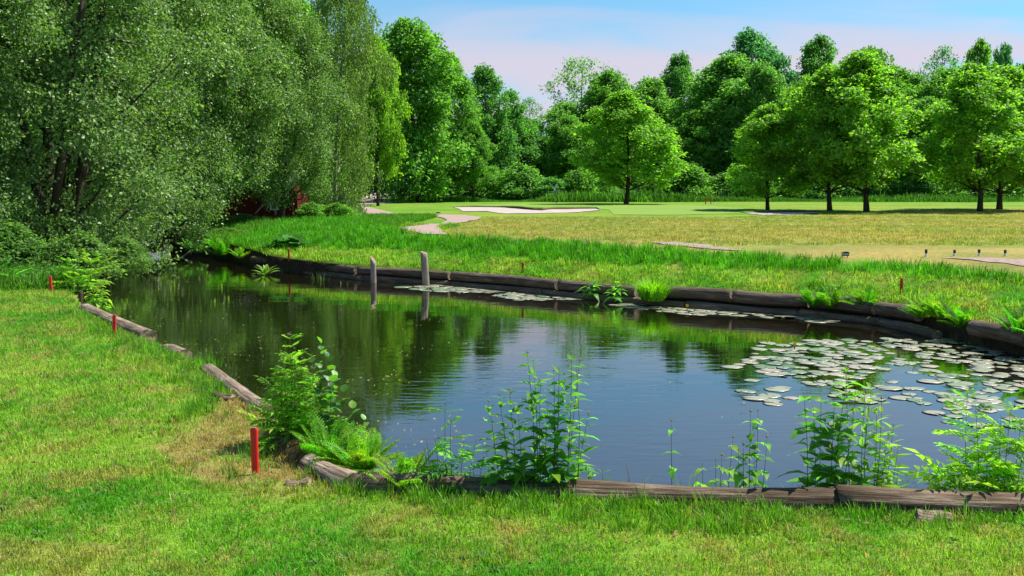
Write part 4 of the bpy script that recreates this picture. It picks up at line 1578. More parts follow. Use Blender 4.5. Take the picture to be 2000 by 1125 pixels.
herb(1930, 985, 5.55, [(1890, 765), (1905, 790), (1930, 840), (1955, 810), (1975, 790), (1995, 815), (2020, 800), (1870, 880)], PINN, HY, 'feathery leaved herb clump at the right edge',
     z0=ZB, leaf_gap=0.085, leaf_s=0.95, pair=True, bushy=26, taper=0.6)
herb(1313, 962, 5.78, [(1311, 822)], NETTLE, HG, 'single nettle stem standing alone before the water', 'nettle', z0=ZB + 0.02, leaf_gap=0.10, leaf_s=0.95, head=BUDS, taper=0.6, lean=0.03, up=0.2)
herb(1390, 968, 5.75, [(1372, 905), (1398, 895), (1410, 890), (1432, 855)], NETTLE, HY, 'low group of nettles beside the single stem', 'nettle', z0=ZB + 0.02, leaf_gap=0.075, leaf_s=0.85, head=BUDS, up=0.2)
herb(1470, 970, 5.70, [(1442, 880), (1466, 805), (1480, 803), (1498, 855), (1452, 870)], NETTLE, HG, 'taller group of nettles left of the broad leaved herbs', 'nettle', z0=ZB + 0.02, leaf_gap=0.072, leaf_s=0.9, head=BUDS, up=0.2)
herb(885, 962, 5.80, [(870, 790), (880, 815), (850, 860), (905, 865), (930, 860), (830, 880), (945, 895)], PINN + LANCE, HG, 'loose herbs between the fern and the tallest clump', z0=ZB, leaf_gap=0.075, leaf_s=0.75, head=DRYH, bushy=20)
herb(1168, 955, 5.70, [(1160, 925), (1176, 915), (1150, 905)], LANCE, HD, 'small weed at the foot of the tallest clump', z0=ZB + 0.05, leaf_gap=0.04, leaf_s=0.7)
herb(1000, 962, 5.85, [(985, 830), (1005, 850), (965, 850), (950, 870)], NETTLE, HD, 'dark leafy stems at the side of the tallest clump', z0=ZB, leaf_gap=0.055, leaf_s=0.9, bushy=14)
herb(572, 850, 6.75, [(540, 720), (552, 700), (566, 655), (575, 690), (590, 700), (610, 720), (560, 735), (530, 745), (600, 740), (620, 750), (585, 730)], PINN, HY, 'dense meadowsweet clump with a budding top on the left bank',
     z0=-0.06, leaf_gap=0.058, leaf_s=0.66, head=BUDS, bushy=44)
herb(640, 860, 6.65, [(628, 662), (608, 690), (640, 690), (655, 715), (672, 760), (690, 790), (712, 815), (650, 740), (625, 730)], ROUND, (0.070, 0.215, 0.030), 'alder sapling with round glossy leaves over the water',
     'alder_sapling', z0=-0.12, leaf_gap=0.042, leaf_s=0.62, pair=False, up=0.7, stem_mat=M_STEM, taper=0.25, bushy=24)
herb(1155, 575, 20.2, [(1148, 545), (1160, 540), (1170, 552)], NETTLE, HD, 'weed hanging on the far bank above the second lily group', group='weeds on the far bank', z0=-0.3, leaf_gap=0.07, leaf_s=1.6, bushy=6)
herb(1205, 578, 19.7, [(1196, 555), (1207, 548), (1216, 560)], NETTLE, HG, 'weed hanging on the far bank left of the round tuft', group='weeds on the far bank', z0=-0.3, leaf_gap=0.07, leaf_s=1.6, bushy=6)
herb(190, 600, 16.5, [(172, 520), (182, 505), (195, 530), (205, 540), (188, 550), (178, 545), (200, 560), (168, 540)], NETTLE, HY, 'bright leafy weeds overhanging the left bank log', group='weeds under the left trees', z0=-0.2, leaf_gap=0.09, leaf_s=1.2, bushy=36)
herb(160, 545, 19.0, [(150, 495), (165, 485), (175, 500), (140, 505), (190, 490)], PINN, HY, 'feathery weeds behind the third red stake', group='weeds under the left trees', z0=-0.05, leaf_gap=0.16, leaf_s=1.4, bushy=24)
herb(60, 548, 19.6, [(20, 520), (40, 512), (60, 505), (80, 515), (50, 525), (95, 510), (70, 522)], NETTLE, HD, 'leafy weeds left of the third red stake', group='weeds under the left trees', z0=-0.05, leaf_gap=0.09, leaf_s=1.5, bushy=24)
herb(130, 552, 19.2, [(112, 505), (125, 515), (140, 510), (150, 525), (120, 525), (135, 498)], NETTLE, HG, 'leafy weeds right of the third red stake', group='weeds under the left trees', z0=-0.05, leaf_gap=0.09, leaf_s=1.5, bushy=24)
herb(5, 550, 19.4, [(-15, 500), (0, 515), (15, 505), (-25, 520), (25, 525)], PINN, HD, 'feathery weeds at the left edge of the picture', group='weeds under the left trees', z0=-0.05, leaf_gap=0.12, leaf_s=1.3, bushy=20)


def rosette(px, py, Y, z, n, L, W, color, lab, name, up=0.9, waves=0.04, spread=0.05):
    me = leaf_shape('broad_leaf', [.08, .55, .95, 1, .85, .5, .1], L, W, M_GLOSSY, 0.25, 0.35, 8, 0.5, waves)
    b = at_y(px, py, Y)
    b.z = z
    e = empty(name, b)
    for i in range(n):
        a = i * 2.4 + random.uniform(-0.3, 0.3)
        q = i / n
        lo = mobj('leaf', me, e)
        s = random.uniform(0.75, 1.15)
        lo.matrix_basis = Matrix.Translation((math.cos(a) * spread * q, math.sin(a) * spread * q, random.uniform(0, L * 0.3))) @ Euler((random.uniform(-0.3, 0.3), -up * (1.1 - 0.8 * q) - random.uniform(0, 0.2), a)).to_matrix().to_4x4() @ Matrix.Scale(s, 4)
        lo.color = (*[c_ * random.uniform(0.75, 1.2) for c_ in color], 1)
    tag(e, lab, 'plant')


p_ = on_ground(570, 484)
rosette(570, 484, p_.y, p_.z, 26, 0.50, 0.42, (0.06, 0.20, 0.05), 'big dark leaved burdock plant on the bright green slope', 'burdock', 0.75, 0.05, 0.45)
p_ = at_z(519, 537, WATER_Z)
rosette(519, 537, p_.y, WATER_Z - 0.02, 18, 0.30, 0.12, (0.16, 0.34, 0.03), 'bright green water plant standing in the pond', 'water_plant', 1.2, 0.02, 0.12)


def frond_mesh(seed, L=0.5):
    rs = np.random.default_rng(seed)
    P, A, Nn, Ls, Ws = [], [], [], [], []
    n = 20
    rib = []
    for i in range(n + 1):
        t = i / n
        rib.append(np.array([L * t * (1 - 0.12 * t), 0.02 * L * math.sin(3 * t), L * (0.16 * t - 0.30 * t * t)]))
    for i in range(2, n + 1):
        t = i / n
        pl = L * 0.19 * (math.sin(math.pi * (0.12 + 0.88 * t)) ** 0.8) * (1.0 if t < 0.96 else 0.5)
        for sd in (-1, 1):
            d = np.array([0.5, sd * 1.0, -0.18])
            d /= np.linalg.norm(d)
            m = 5
            for q in range(m):
                u = (q + 0.7) / m
                c0 = rib[i] + d * pl * u
                w = pl * 0.34 * (1 - 0.7 * u)
                for s2 in (-1, 1):
                    dd = d * 0.7 + np.array([s2 * 0.75, 0, 0])
                    P.append(c0 + dd * w * 0.4); A.append(dd); Nn.append((rs.normal(0, .2), rs.normal(0, .2), 1)); Ls.append(w * 1.15 + 0.004); Ws.append(w * 0.55 + 0.003)
    V, F = leaf_quads(np.array(P), np.array(A), np.array(Nn, float), np.array(Ls), np.array(Ws), 0.1)
    mb = MB()
    mb.tube(rib, [0.0035 * (1 - 0.8 * i / n) for i in range(n + 1)], 3)
    k = len(V)
    F2 = np.array([f for f in mb.f if len(f) == 4]) + k
    V = np.concatenate([V, np.array(mb.v)])
    return mesh_np('fern_frond', V, [F, F2], M_LEAF, False, np.concatenate([rs.random(len(F)), np.full(len(F2), 0.4)]))


FRONDS = [frond_mesh(s) for s in (1, 2, 3)]


def fern(px, py, Y, z, size, n, color, lab, group='ferns on the banks', tilt=(0, 0), up=1.05):
    b = at_y(px, py, Y)
    if z is not None:
        b.z = z
    e = empty('fern', b)
    e.rotation_euler = (tilt[0], tilt[1], 0)
    for i in range(n):
        a = i * 2.399 + random.uniform(-0.3, 0.3)
        q = i / n
        fo = mobj('frond', random.choice(FRONDS), e)
        s = size / 0.5 * random.uniform(0.75, 1.15)
        fo.matrix_basis = Matrix.Translation((random.uniform(-.04, .04) * size * 2, random.uniform(-.04, .04) * size * 2, 0)) @ Euler((random.uniform(-0.5, 0.5), -up * (1.2 - 0.75 * q) - random.uniform(-0.15, 0.15), a)).to_matrix().to_4x4() @ Matrix.Scale(s, 4)
        fo.color = (*[c_ * random.uniform(0.8, 1.2) for c_ in color], 1)
    tag(e, lab, 'fern', group)


FG = (0.125, 0.340, 0.024)
FY = (0.22, 0.43, 0.03)
fern(708, 930, 6.22, -0.06, 0.38, 34, FY, 'big yellow green fern beside the corner log', up=0.95)
fern(640, 880, 6.4, -0.06, 0.40, 20, FG, 'upright fern between the sapling and the corner fern', up=1.1)
fern(795, 955, 5.85, -0.08, 0.40, 14, FY, 'slender fern behind the thin pale log', up=1.1)
fern(1590, 612, 17.3, -0.2, 0.50, 18, FG, 'left one of two ferns hanging over the far bank logs')
fern(1622, 610, 17.1, -0.2, 0.48, 16, FG, 'fern touching the short bank log from the left')
fern(1692, 606, 16.7, -0.15, 0.46, 18, FG, 'single fern on the bank left of the red stake corner')
fern(1800, 640, 15.3, -0.15, 0.50, 20, FY, 'fern at the left end of the big bank fern mass')
fern(1835, 645, 14.9, -0.12, 0.52, 22, FY, 'yellowish fern in the middle of the big bank fern mass')
fern(1875, 662, 14.4, -0.18, 0.46, 20, FG, 'green fern at the low end of the big bank fern mass')
fern(1992, 680, 13.1, -0.15, 0.55, 22, FG, 'fern at the right edge over the lily pads')
fern(383, 502, 35.0, -0.25, 0.85, 20, HD, 'large dark fern at the mouth of the channel')
fern(430, 508, 32.6, -0.2, 0.85, 20, FG, 'large green fern right of the channel mouth')
fern(468, 515, 30.4, -0.15, 0.50, 14, FY, 'small yellowish fern where the bank logs begin')


# round grass tuft on the far bank and other blade plants
def blade_clump(name, n, h, spread, w, seed, lean=0.6):
    rs = np.random.default_rng(seed)
    V, F = [], []
    for i in range(n):
        a = rs.uniform(0, 6.28)
        r = spread * math.sqrt(rs.random()) * 0.5
        p = np.array([r * math.cos(a), r * math.sin(a), 0])
        a2 = a + rs.normal(0, 0.6)
        hh = h * rs.uniform(0.55, 1.1)
        ln = lean * rs.uniform(0.2, 1.2) * (r / (spread * 0.5 + 1e-6) * 0.7 + 0.3)
        d = np.array([math.cos(a2), math.sin(a2), 0])
        sd = np.array([-d[1], d[0], 0]) * w * 0.5
        p1 = p + d * ln * hh * 0.35 + np.array([0, 0, hh * 0.55])
        p2 = p + d * ln * hh * 0.95 + np.array([0, 0, hh * (1 - 0.35 * ln)])
        k = len(V)
        V += [p - sd, p + sd, p1 + sd * 0.8, p1 - sd * 0.8, p2]
        F += [(k, k + 1, k + 2, k + 3)]
        F += [(k + 3, k + 2, k + 4)]
    quads = np.array([f for f in F if len(f) == 4])
    tris = np.array([f for f in F if len(f) == 3])
    v = rs.random(n)
    return np.array(V), [quads, tris], np.concatenate([v, v])


def clump_thing(name, px, py, Y, z, n, h, spread, w, color, lab, lean=0.6, cat='grass tuft', mat=None):
    V, F, v = blade_clump(name, n, h, spread, w, n, lean)
    me = mesh_np(name, V, F, mat or M_LEAF, False, v)
    o = mobj(name, me)
    b = at_y(px, py, Y)
    o.location = (b.x, b.y, z if z is not None else b.z)
    o.color = (*color, 1)
    tag(o, lab, cat)
    return o


clump_thing('grass_tuft', 1275, 580, 19.0, -0.26, 900, 0.52, 0.42, 0.012, (0.20, 0.44, 0.02), 'round bright grass tuft bulging over the far bank logs', 1.1)
clump_thing('grass_tuft', 1742, 960, 5.62, -0.1, 60, 0.30, 0.16, 0.004, (0.13, 0.26, 0.03), 'thin reedy grass beside the narrow leaved herbs', 0.5)
clump_thing('grass_tuft', 1560, 960, 5.66, -0.1, 26, 0.20, 0.12, 0.004, (0.10, 0.2, 0.03), 'sparse reedy grass left of the broad leaved herbs', 0.9)
clump_thing('grass_tuft', 400, 705, 10.2, -0.05, 160, 0.16, 0.34, 0.006, (0.09, 0.26, 0.02), 'dark green grass tuft on the point of the left bank', 0.6)
clump_thing('grass_tuft', 500, 800, 7.8, -0.02, 60, 0.14, 0.10, 0.006, (0.08, 0.24, 0.02), 'grass tuft growing at the end of the sunlit log', 0.5)
for i, (px, py, nn, hh) in enumerate([(620, 545, 7, 0.3), (632, 548, 6, 0.25), (432, 562, 5, 0.2), (340, 560, 5, 0.28), (418, 590, 5, 0.15), (445, 585, 5, 0.14), (672, 556, 4, 0.12)]):
    p_ = at_z(px, py, WATER_Z)
    clump_thing('water_reed', px, py, p_.y, WATER_Z - 0.02, nn, hh, 0.25, 0.014, (0.16, 0.28, 0.06), ['reed sprig in the water below the slope, larger', 'reed sprig in the water next to the larger one', 'short reed sprig in the middle of the left water', 'pale reed sprig before the channel mouth',
                'tiny reed sprig in open dark water', 'tiny reed sprig right of its neighbour in dark water', 'low reed sprig near the shorter post'][i], 0.6, 'reed')

# mound of dead grass matted over the bank
def straw_mound():
    rs = np.random.default_rng(5)
    a, b_ = at_z(520, 845, 0), at_z(600, 905, 0)
    n = 1500
    t = rs.random(n)
    cen = np.column_stack([a.x + (b_.x - a.x) * t, a.y + (b_.y - a.y) * t, np.zeros(n)])
    th = rs.uniform(-0.2, math.pi + 0.2, n)
    r = 0.13 * (0.7 + 0.4 * np.sin(math.pi * t)) * rs.uniform(0.8, 1.1, n)
    ax = unit(np.array([[b_.x - a.x, b_.y - a.y, 0]]))[0]
    perp = np.array([-ax[1], ax[0], 0])
    pos = cen + perp * (np.cos(th) * r)[:, None] + np.array([0, 0, 1.0]) * (np.sin(th) * r - 0.03)[:, None]
    nrm = perp * np.cos(th)[:, None] + np.array([0, 0, 1.0]) * np.sin(th)[:, None] + rs.normal(0, 0.2, (n, 3))
    tang = perp * (-np.sin(th))[:, None] + np.array([0, 0, 1.0]) * np.cos(th)[:, None]
    axs = tang * np.sign(np.cos(th))[:, None] * -1 + ax * rs.normal(0, 0.7, n)[:, None]
    L = rs.uniform(0.06, 0.16, n)
    V, F = leaf_quads(pos, axs, nrm, L, np.full(n, 0.006), 0.1)
    mb = MB()
    mb.tube([a + (b_ - a) * (i / 5) + Vector((0, 0, -0.03)) for i in range(6)], [0.05, 0.10, 0.115, 0.115, 0.10, 0.05], 10, True, 0.08)
    o = mobj('straw_mound', mb.mesh('mound_core', M_SOIL, True))
    tag(o, 'mound of dead straw matted over the bank behind the red stake', 'straw')
    c_ = mobj('straw', mesh_np('straw', V, F, M_LEAF, False, rs.random(n)), o)
    c_.color = (0.42, 0.30, 0.17, 1)
    c_['kind'] = 'stuff'


straw_mound()


# ------------------------------------------------------------------ lily pads
m, nt, o = new_mat('lily_pad')
oi = nnode(nt, 'ShaderNodeObjectInfo')
nn_ = noise(nt, 14, 4, 0.6, 'Object')
c = ramp(nt, oi.outputs['Random'], [(0.0, (0.10, 0.17, 0.06)), (0.2, (0.22, 0.25, 0.15)), (0.6, (0.31, 0.29, 0.22)), (1.0, (0.38, 0.30, 0.24))])
c = mixrgb(nt, c, ramp(nt, nn_, [(0.3, (0.65, 0.75, 0.65)), (0.7, (1.15, 1.1, 1.05))]), 1.0, 'MULTIPLY')
sp_ = noise(nt, 30, 2, 0.5, 'World')
c = mixrgb(nt, c, (0.05, 0.05, 0.02), ramp(nt, sp_, [(0.64, (0, 0, 0)), (0.70, (0.8, 0.8, 0.8))]))
p = bsdf(nt, c, 0.33, 0.9, nn_, 0.004, 0.5)
nt.links.new(p.outputs[0], o.inputs[0])
M_PAD = m


def pad_mesh(seed, lift=0.0):
    rs = np.random.default_rng(seed)
    n = 22
    V = [(0, 0, 0.004)]
    ring = []
    for i in range(n):
        a = 0.16 + (2 * math.pi - 0.32) * i / (n - 1)
        r = 1 + 0.03 * math.sin(3 * a + seed) + rs.normal(0, 0.01)
        ring.append((r * math.cos(a) * 1.1, r * math.sin(a), 0.0))
    up = lambda x, y: 0.008 + 0.008 * math.sin(2.2 * x + seed) + lift * max(0, x) ** 2
    V += [(x * 0.6, y * 0.6, 0.006) for x, y, z in ring]
    V += [(x, y, up(x, y)) for x, y, z in ring]
    V += [(x * 0.99, y * 0.99, up(x, y) - 0.006) for x, y, z in ring]
    F = [(0, 1 + i, 2 + i) for i in range(n - 1)]
    for s in (1, 1 + n):
        F += [(s + i, s + n + i, s + n + i + 1, s + i + 1) for i in range(n - 1)]
    tri = np.array([f for f in F if len(f) == 3])
    qd = np.array([f for f in F if len(f) == 4])
    return mesh_np('lily_pad', np.array(V), [tri, qd], M_PAD, True)


PADS = [pad_mesh(s) for s in (1, 2, 3, 4)] + [pad_mesh(5, 0.14)]
M_LILY = simple_mat('yellow_lily', (0.62, 0.45, 0.02), (0.75, 0.6, 0.04), 10, 0.5)


def pad_group(poly_px, n, rmin, rmax, labels, grp, seed, mind=0.8):
    """labels: list of (last px, label), by where the pad floats in its mat"""
    rs = np.random.default_rng(seed)
    poly = [tuple(at_z(x, y, WATER_Z)[:2]) for x, y in poly_px]
    P = np.array(poly)
    lo, hi = P.min(0), P.max(0)
    C = rs.uniform(lo, hi, (30000, 2))
    C = C[inside(poly, C[:, 0], C[:, 1])]
    C = C[inside(POND, C[:, 0], C[:, 1])]
    C = C[vnoise(C[:, 0], C[:, 1], 1.7) > 0.17]
    got = np.zeros((0, 3))
    for x, y in C:
        if len(got) >= n:
            break
        r = rs.uniform(rmin, rmax)
        if len(got) and (((x - got[:, 0]) ** 2 + (y - got[:, 1]) ** 2) < (mind * (r + got[:, 2])) ** 2).any():
            continue
        got = np.vstack([got, (x, y, r)])
    for i, (x, y, r) in enumerate(got):
        k = 4 if rs.random() < 0.04 else rs.integers(0, 4)
        o = mobj('lily_pad', PADS[k])
        o.location = (x, y, WATER_Z + 0.002 + 0.0015 * (i % 4))
        o.rotation_euler = (rs.normal(0, 0.015), rs.normal(0, 0.015), rs.uniform(0, 6.28))
        o.scale = (r, r, r * 0.8)
        px = CX + FPX * x / y
        tag(o, next(l for lim, l in labels if px <= lim), 'lily pad', grp)
    return got


pad_group([(1395, 730), (1400, 722), (1475, 672), (1560, 665), (1800, 660), (1930, 662), (2080, 690), (2100, 800), (1990, 800), (1900, 795), (1850, 800), (1790, 790), (1700, 790), (1600, 770), (1500, 795), (1430, 775), (1470, 750)], 215, 0.065, 0.14,
          [(1530, 'pale lily pad at the left tip of the large near mat'), (1640, 'pale lily pad of the large mat behind the broad leaved herbs'), (1760, 'pale lily pad of the large mat behind the narrow leaved herbs'),
           (1880, 'pale lily pad of the large mat below the big bank ferns'), (1960, 'pale lily pad of the large mat behind the feathery herb'), (9999, 'pale lily pad of the large mat at the frame edge')], 'lily pads of the large near mat', 1, 0.55)
pad_group([(1730, 795), (1830, 800), (1990, 790), (2060, 800), (2050, 840), (1900, 842), (1760, 825)], 12, 0.07, 0.12, [(9999, 'dull lily pad drifting before the large near mat')], 'lily pads drifting before the near mat', 2, 0.85)
pad_group([(778, 561), (850, 556), (980, 562), (990, 569), (930, 574), (880, 571), (800, 566)], 28, 0.12, 0.24, [(840, 'pale lily pad in the far mat left of the taller post'), (9999, 'pale lily pad in the far mat right of the taller post')], 'lily pads around the taller post', 3, 0.72)
pad_group([(970, 576), (1010, 571), (1090, 574), (1155, 580), (1130, 584), (1020, 587), (980, 583)], 23, 0.12, 0.23, [(9999, 'pale lily pad in the second far mat below the small stake')], 'lily pads below the small far stake', 4, 0.72)
pad_group([(1186, 594), (1260, 589), (1400, 596), (1480, 607), (1540, 612), (1665, 624), (1640, 632), (1540, 626), (1440, 617), (1330, 614), (1270, 608)], 41, 0.10, 0.20,
          [(1330, 'pale lily pad in the middle mat below the round tuft'), (1480, 'pale lily pad in the middle mat right of the lily bud'), (9999, 'pale lily pad in the middle mat below the bank ferns')], 'lily pads of the middle mat', 5, 0.72)

def pad_mass(polys, n_each, seed):
    rs = np.random.default_rng(seed)
    Vs, Ft, Fq = [], [], []
    me0 = PADS[0]
    co = np.array([v.co[:] for v in me0.vertices])
    tri = np.array([tuple(p.vertices) for p in me0.polygons if len(p.vertices) == 3])
    qd = np.array([tuple(p.vertices) for p in me0.polygons if len(p.vertices) == 4])
    k = 0
    for (poly_px, rmin, rmax), n in zip(polys, n_each):
        poly = [tuple(at_z(x, y, WATER_Z)[:2]) for x, y in poly_px]
        P = np.array(poly)
        C = rs.uniform(P.min(0), P.max(0), (n * 12, 2))
        C = C[inside(poly, C[:, 0], C[:, 1])]
        C = C[inside(POND, C[:, 0], C[:, 1])][:n]
        for x, y in C:
            r, a = rs.uniform(rmin, rmax), rs.uniform(0, 6.28)
            c_, s2 = math.cos(a), math.sin(a)
            Vs.append(np.column_stack([x + r * (co[:, 0] * c_ - co[:, 1] * s2), y + r * (co[:, 0] * s2 + co[:, 1] * c_), WATER_Z + 0.001 + rs.uniform(0, 0.002) + co[:, 2] * r * 0.5]))
            Ft.append(tri + k * len(co)); Fq.append(qd + k * len(co))
            k += 1
    o = mobj('small_lily_pads', mesh_np('small_lily_pads', np.concatenate(Vs), [np.concatenate(Ft), np.concatenate(Fq)], M_PAD, True))
    tag(o, 'many small lily pads floating between the larger ones', 'lily pads', kind='stuff')


pad_mass([([(1470, 690), (1560, 668), (1800, 662), (1930, 664), (2080, 690), (2090, 780), (1990, 785), (1800, 780), (1650, 770), (1560, 740)], 0.05, 0.10),
          ([(778, 561), (850, 556), (990, 563), (1155, 579), (1130, 584), (1020, 585), (930, 573), (880, 571)], 0.09, 0.17),
          ([(1186, 594), (1260, 589), (1400, 596), (1540, 610), (1665, 624), (1640, 630), (1440, 616), (1270, 607)], 0.08, 0.15)], (150, 45, 45), 6)

for (px, py, lab) in ((1552, 683, 'yellow water lily bud at the back of the near mat'), (1342, 606, 'yellow water lily bud in the middle mat')):
    p_ = at_z(px, py, WATER_Z)
    e = empty('water_lily', p_)
    mb = MB()
    mb.tube([(0, 0, -0.1), (0, 0, 0.05)], 0.008, 6)
    mobj('stem', mb.mesh('lily_stem', M_STEM), e)
    for k in range(6):
        pt = leaf_shape('petal', [.3, .9, 1, .7, .1], 0.05, 0.045, M_LILY, 0.6, -0.6, 5)
        q = mobj('petal', pt, e)
        q.matrix_basis = Matrix.Translation((0, 0, 0.05)) @ Euler((0, -0.6, k * math.pi / 3)).to_matrix().to_4x4()
    tag(e, lab, 'water lily')

# petals, leaves and seed fluff floating on the water
rs = np.random.default_rng(9)
P = []
while len(P) < 330:
    px = rs.uniform(210, 1500) if rs.random() < 0.75 else rs.uniform(230, 900)
    py = rs.uniform(560, 880)
    w = at_z(px, py, WATER_Z)
    if inside(POND, np.array([w.x]), np.array([w.y]))[0] and vnoise(w.x, w.y, 0.8) > 0.42 and (px < 950 or rs.random() < 0.25):
        P.append((w.x, w.y, WATER_Z + 0.004))
P = np.array(P)
n = len(P)
th = rs.uniform(0, 6.28, n)
V, F = leaf_quads(P, np.column_stack([np.cos(th), np.sin(th), np.zeros(n)]), np.tile([0, 0, 1.0], (n, 1)) + rs.normal(0, .05, (n, 3)), rs.uniform(0.012, 0.045, n) * (P[:, 1] / 12) ** 0.5, rs.uniform(0.01, 0.025, n), 0.02)
fo = mobj('floating_leaves', mesh_np('floating_leaves', V, F, M_LEAF, False, rs.random(n)))
fo.color = (0.5, 0.48, 0.38, 1)
tag(fo, 'small pale leaves and petals scattered over the dark water', 'leaf litter', kind='stuff')


# ------------------------------------------------------------------ grass: tufts scattered over the turf
SRC = bpy.data.collections.new('grass_sources')


def scatter(name, X, Y, Z, scl, sources, tintc, label, lean=0.15, cat='grass'):
    n = len(X)
    me = bpy.data.meshes.new(name)
    me.vertices.add(n)
    me.vertices.foreach_set('co', np.column_stack([X, Y, Z]).astype(np.float32).ravel())
    a = me.attributes.new('rot', 'FLOAT_VECTOR', 'POINT')
    a.data.foreach_set('vector', np.column_stack([rng.normal(0, lean, n), rng.normal(0, lean, n), rng.uniform(0, 6.28, n)]).astype(np.float32).ravel())
    a = me.attributes.new('scl', 'FLOAT', 'POINT')
    a.data.foreach_set('value', scl.astype(np.float32))
    a = me.attributes.new('idx', 'INT', 'POINT')
    a.data.foreach_set('value', rng.integers(0, len(sources), n).astype(np.int32))
    a = me.attributes.new('tint', 'FLOAT_COLOR', 'POINT')
    c4 = np.ones((n, 4), dtype=np.float32)
    c4[:, :3] = tintc
    a.data.foreach_set('color', c4.ravel())
    o = mobj(name, me)
    coll = bpy.data.collections.new(name + '_source')
    for s_o in sources:
        coll.objects.link(s_o)
    g = bpy.data.node_groups.new(name, 'GeometryNodeTree')
    g.interface.new_socket('Geometry', in_out='INPUT', socket_type='NodeSocketGeometry')
    g.interface.new_socket('Geometry', in_out='OUTPUT', socket_type='NodeSocketGeometry')
    gi, go = g.nodes.new('NodeGroupInput'), g.nodes.new('NodeGroupOutput')
    iop = g.nodes.new('GeometryNodeInstanceOnPoints')
    ci = g.nodes.new('GeometryNodeCollectionInfo')
    ci.inputs['Collection'].default_value = coll
    ci.inputs['Separate Children'].default_value = True
    ci.inputs['Reset Children'].default_value = True

    def named(nm, t):
        q = g.nodes.new('GeometryNodeInputNamedAttribute')
        q.data_type = t
        q.inputs['Name'].default_value = nm
        return q.outputs['Attribute']
    g.links.new(gi.outputs[0], iop.inputs['Points'])
    g.links.new(ci.outputs[0], iop.inputs['Instance'])
    iop.inputs['Pick Instance'].default_value = True
    g.links.new(named('idx', 'INT'), iop.inputs['Instance Index'])
    er = g.nodes.new('FunctionNodeEulerToRotation')
    g.links.new(named('rot', 'FLOAT_VECTOR'), er.inputs[0])
    g.links.new(er.outputs[0], iop.inputs['Rotation'])
    g.links.new(named('scl', 'FLOAT'), iop.inputs['Scale'])
    g.links.new(iop.outputs[0], go.inputs[0])
    md = o.modifiers.new('scatter', 'NODES')
    md.node_group = g
    tag(o, label, cat, kind='stuff')
    return o


def tuft_objs(name, k, n, h, spread, w, lean):
    res = []
    for i in range(k):
        V, F, v = blade_clump(name, n, h, spread, w, 100 + i + n, lean)
        res.append(bpy.data.objects.new('%s_%d' % (name, i), mesh_np(name, V, F, M_GRASS, False, v)))
    return res


LAWN = tuft_objs('lawn_tuft', 5, 22, 0.042, 0.11, 0.0040, 0.9)
LONG = tuft_objs('long_tuft', 4, 20, 0.11, 0.10, 0.0048, 0.6)
BANK = tuft_objs('bank_tuft', 4, 26, 0.10, 0.34, 0.012, 0.8)
TALL = tuft_objs('tall_tuft', 4, 26, 0.24, 0.36, 0.014, 0.55)
ROUGH = tuft_objs('rough_tuft', 4, 26, 0.20, 0.8, 0.022, 0.6)


PATH_POLYS = [gpoly(v_) for v_ in PATHS.values()] + [gpoly(v_) for v_ in BUNKERS.values()]


def sample(n, y0, y1, p, xr=0.82):
    """random ground points in the view wedge; density falls with distance as Y**-p (per m2)"""
    e_ = 2 - p
    u = rng.random(n)
    Y = (y0 ** e_ + u * (y1 ** e_ - y0 ** e_)) ** (1 / e_)
    X = rng.uniform(-xr, xr, n) * Y
    ok = ~inside(POND_D, X, Y)
    for pp in PATH_POLYS:
        ok &= ~inside(pp, X, Y)
    return X[ok], Y[ok]


def tintv(X, Y, k=1.0, var=0.12):
    c_ = ground_rgb(X, Y) * k
    return np.clip(c_ * (1 + rng.normal(0, var, (len(X), 1))) + 0.0, 0.004, 0.8)


MARKS = [on_ground(*q) for q in ((1651, 503), (1808, 501), (1864, 500), (1912, 500), (1963, 500))]
NEAR_LINE = [(p.x, p.y) for p in near_w]
X, Y = sample(74000, 3.6, 24, 1.35)
keep = (Y < 5.9) | (X < -1.2)
keep &= ~((Y > 5.6) & (X > -0.9))
X, Y = X[keep], Y[keep]
dn = dist_poly(POND_D, X, Y)
ok = dn > 0.11
X, Y, dn = X[ok], Y[ok], dn[ok]
st = inside(STRAW, X, Y)
tc_ = tintv(X, Y, 1.55)
# stray straw-coloured tufts
sel = rng.random(len(X)) < np.where(st, 0.72, 0.14)
tc_[sel] = np.array([0.46, 0.35, 0.15]) * rng.uniform(0.7, 1.2, (sel.sum(), 1))
scatter('lawn_grass', X, Y, ground_z(X, Y) - 0.004, rng.uniform(0.6, 1.25, len(X)) * (Y / 5.2) ** 0.45 * np.where(st, 0.8, 1) * (0.75 + 0.5 * fbm(X, Y, 1.5)), LAWN, tc_, 'short mown grass of the near lawn', 0.2)
# longer grass along the logs and in tufts
X, Y = sample(30000, 4.2, 17, 1.2)
dl = dist_poly(NEAR_LINE, X, Y, False)
okl = ((dl < 0.40 * (0.35 + 1.2 * vnoise(X, Y, 1.8))) & (dl > 0.10)) | ((fbm(X, Y, 0.8) > 0.70) & (X < -0.5) & (rng.random(len(X)) < 0.35))
okl &= ~inside(STRAW, X, Y) | (rng.random(len(X)) < 0.1)
okl &= (X < 1.55) | (rng.random(len(X)) < 0.35)
okl &= ((Y < 5.75) | (X < -1.2)) & (dist_poly(POND_D, X, Y) > 0.12)
X, Y = X[okl], Y[okl]
tc_ = np.array([0.115, 0.30, 0.018]) * rng.uniform(0.7, 1.35, (len(X), 1))
scatter('long_grass', X, Y, ground_z(X, Y) - 0.01, rng.uniform(0.5, 1.15, len(X)) * (Y / 5.2) ** 0.3, LONG, tc_, 'longer grass growing up against the near logs', 0.2)
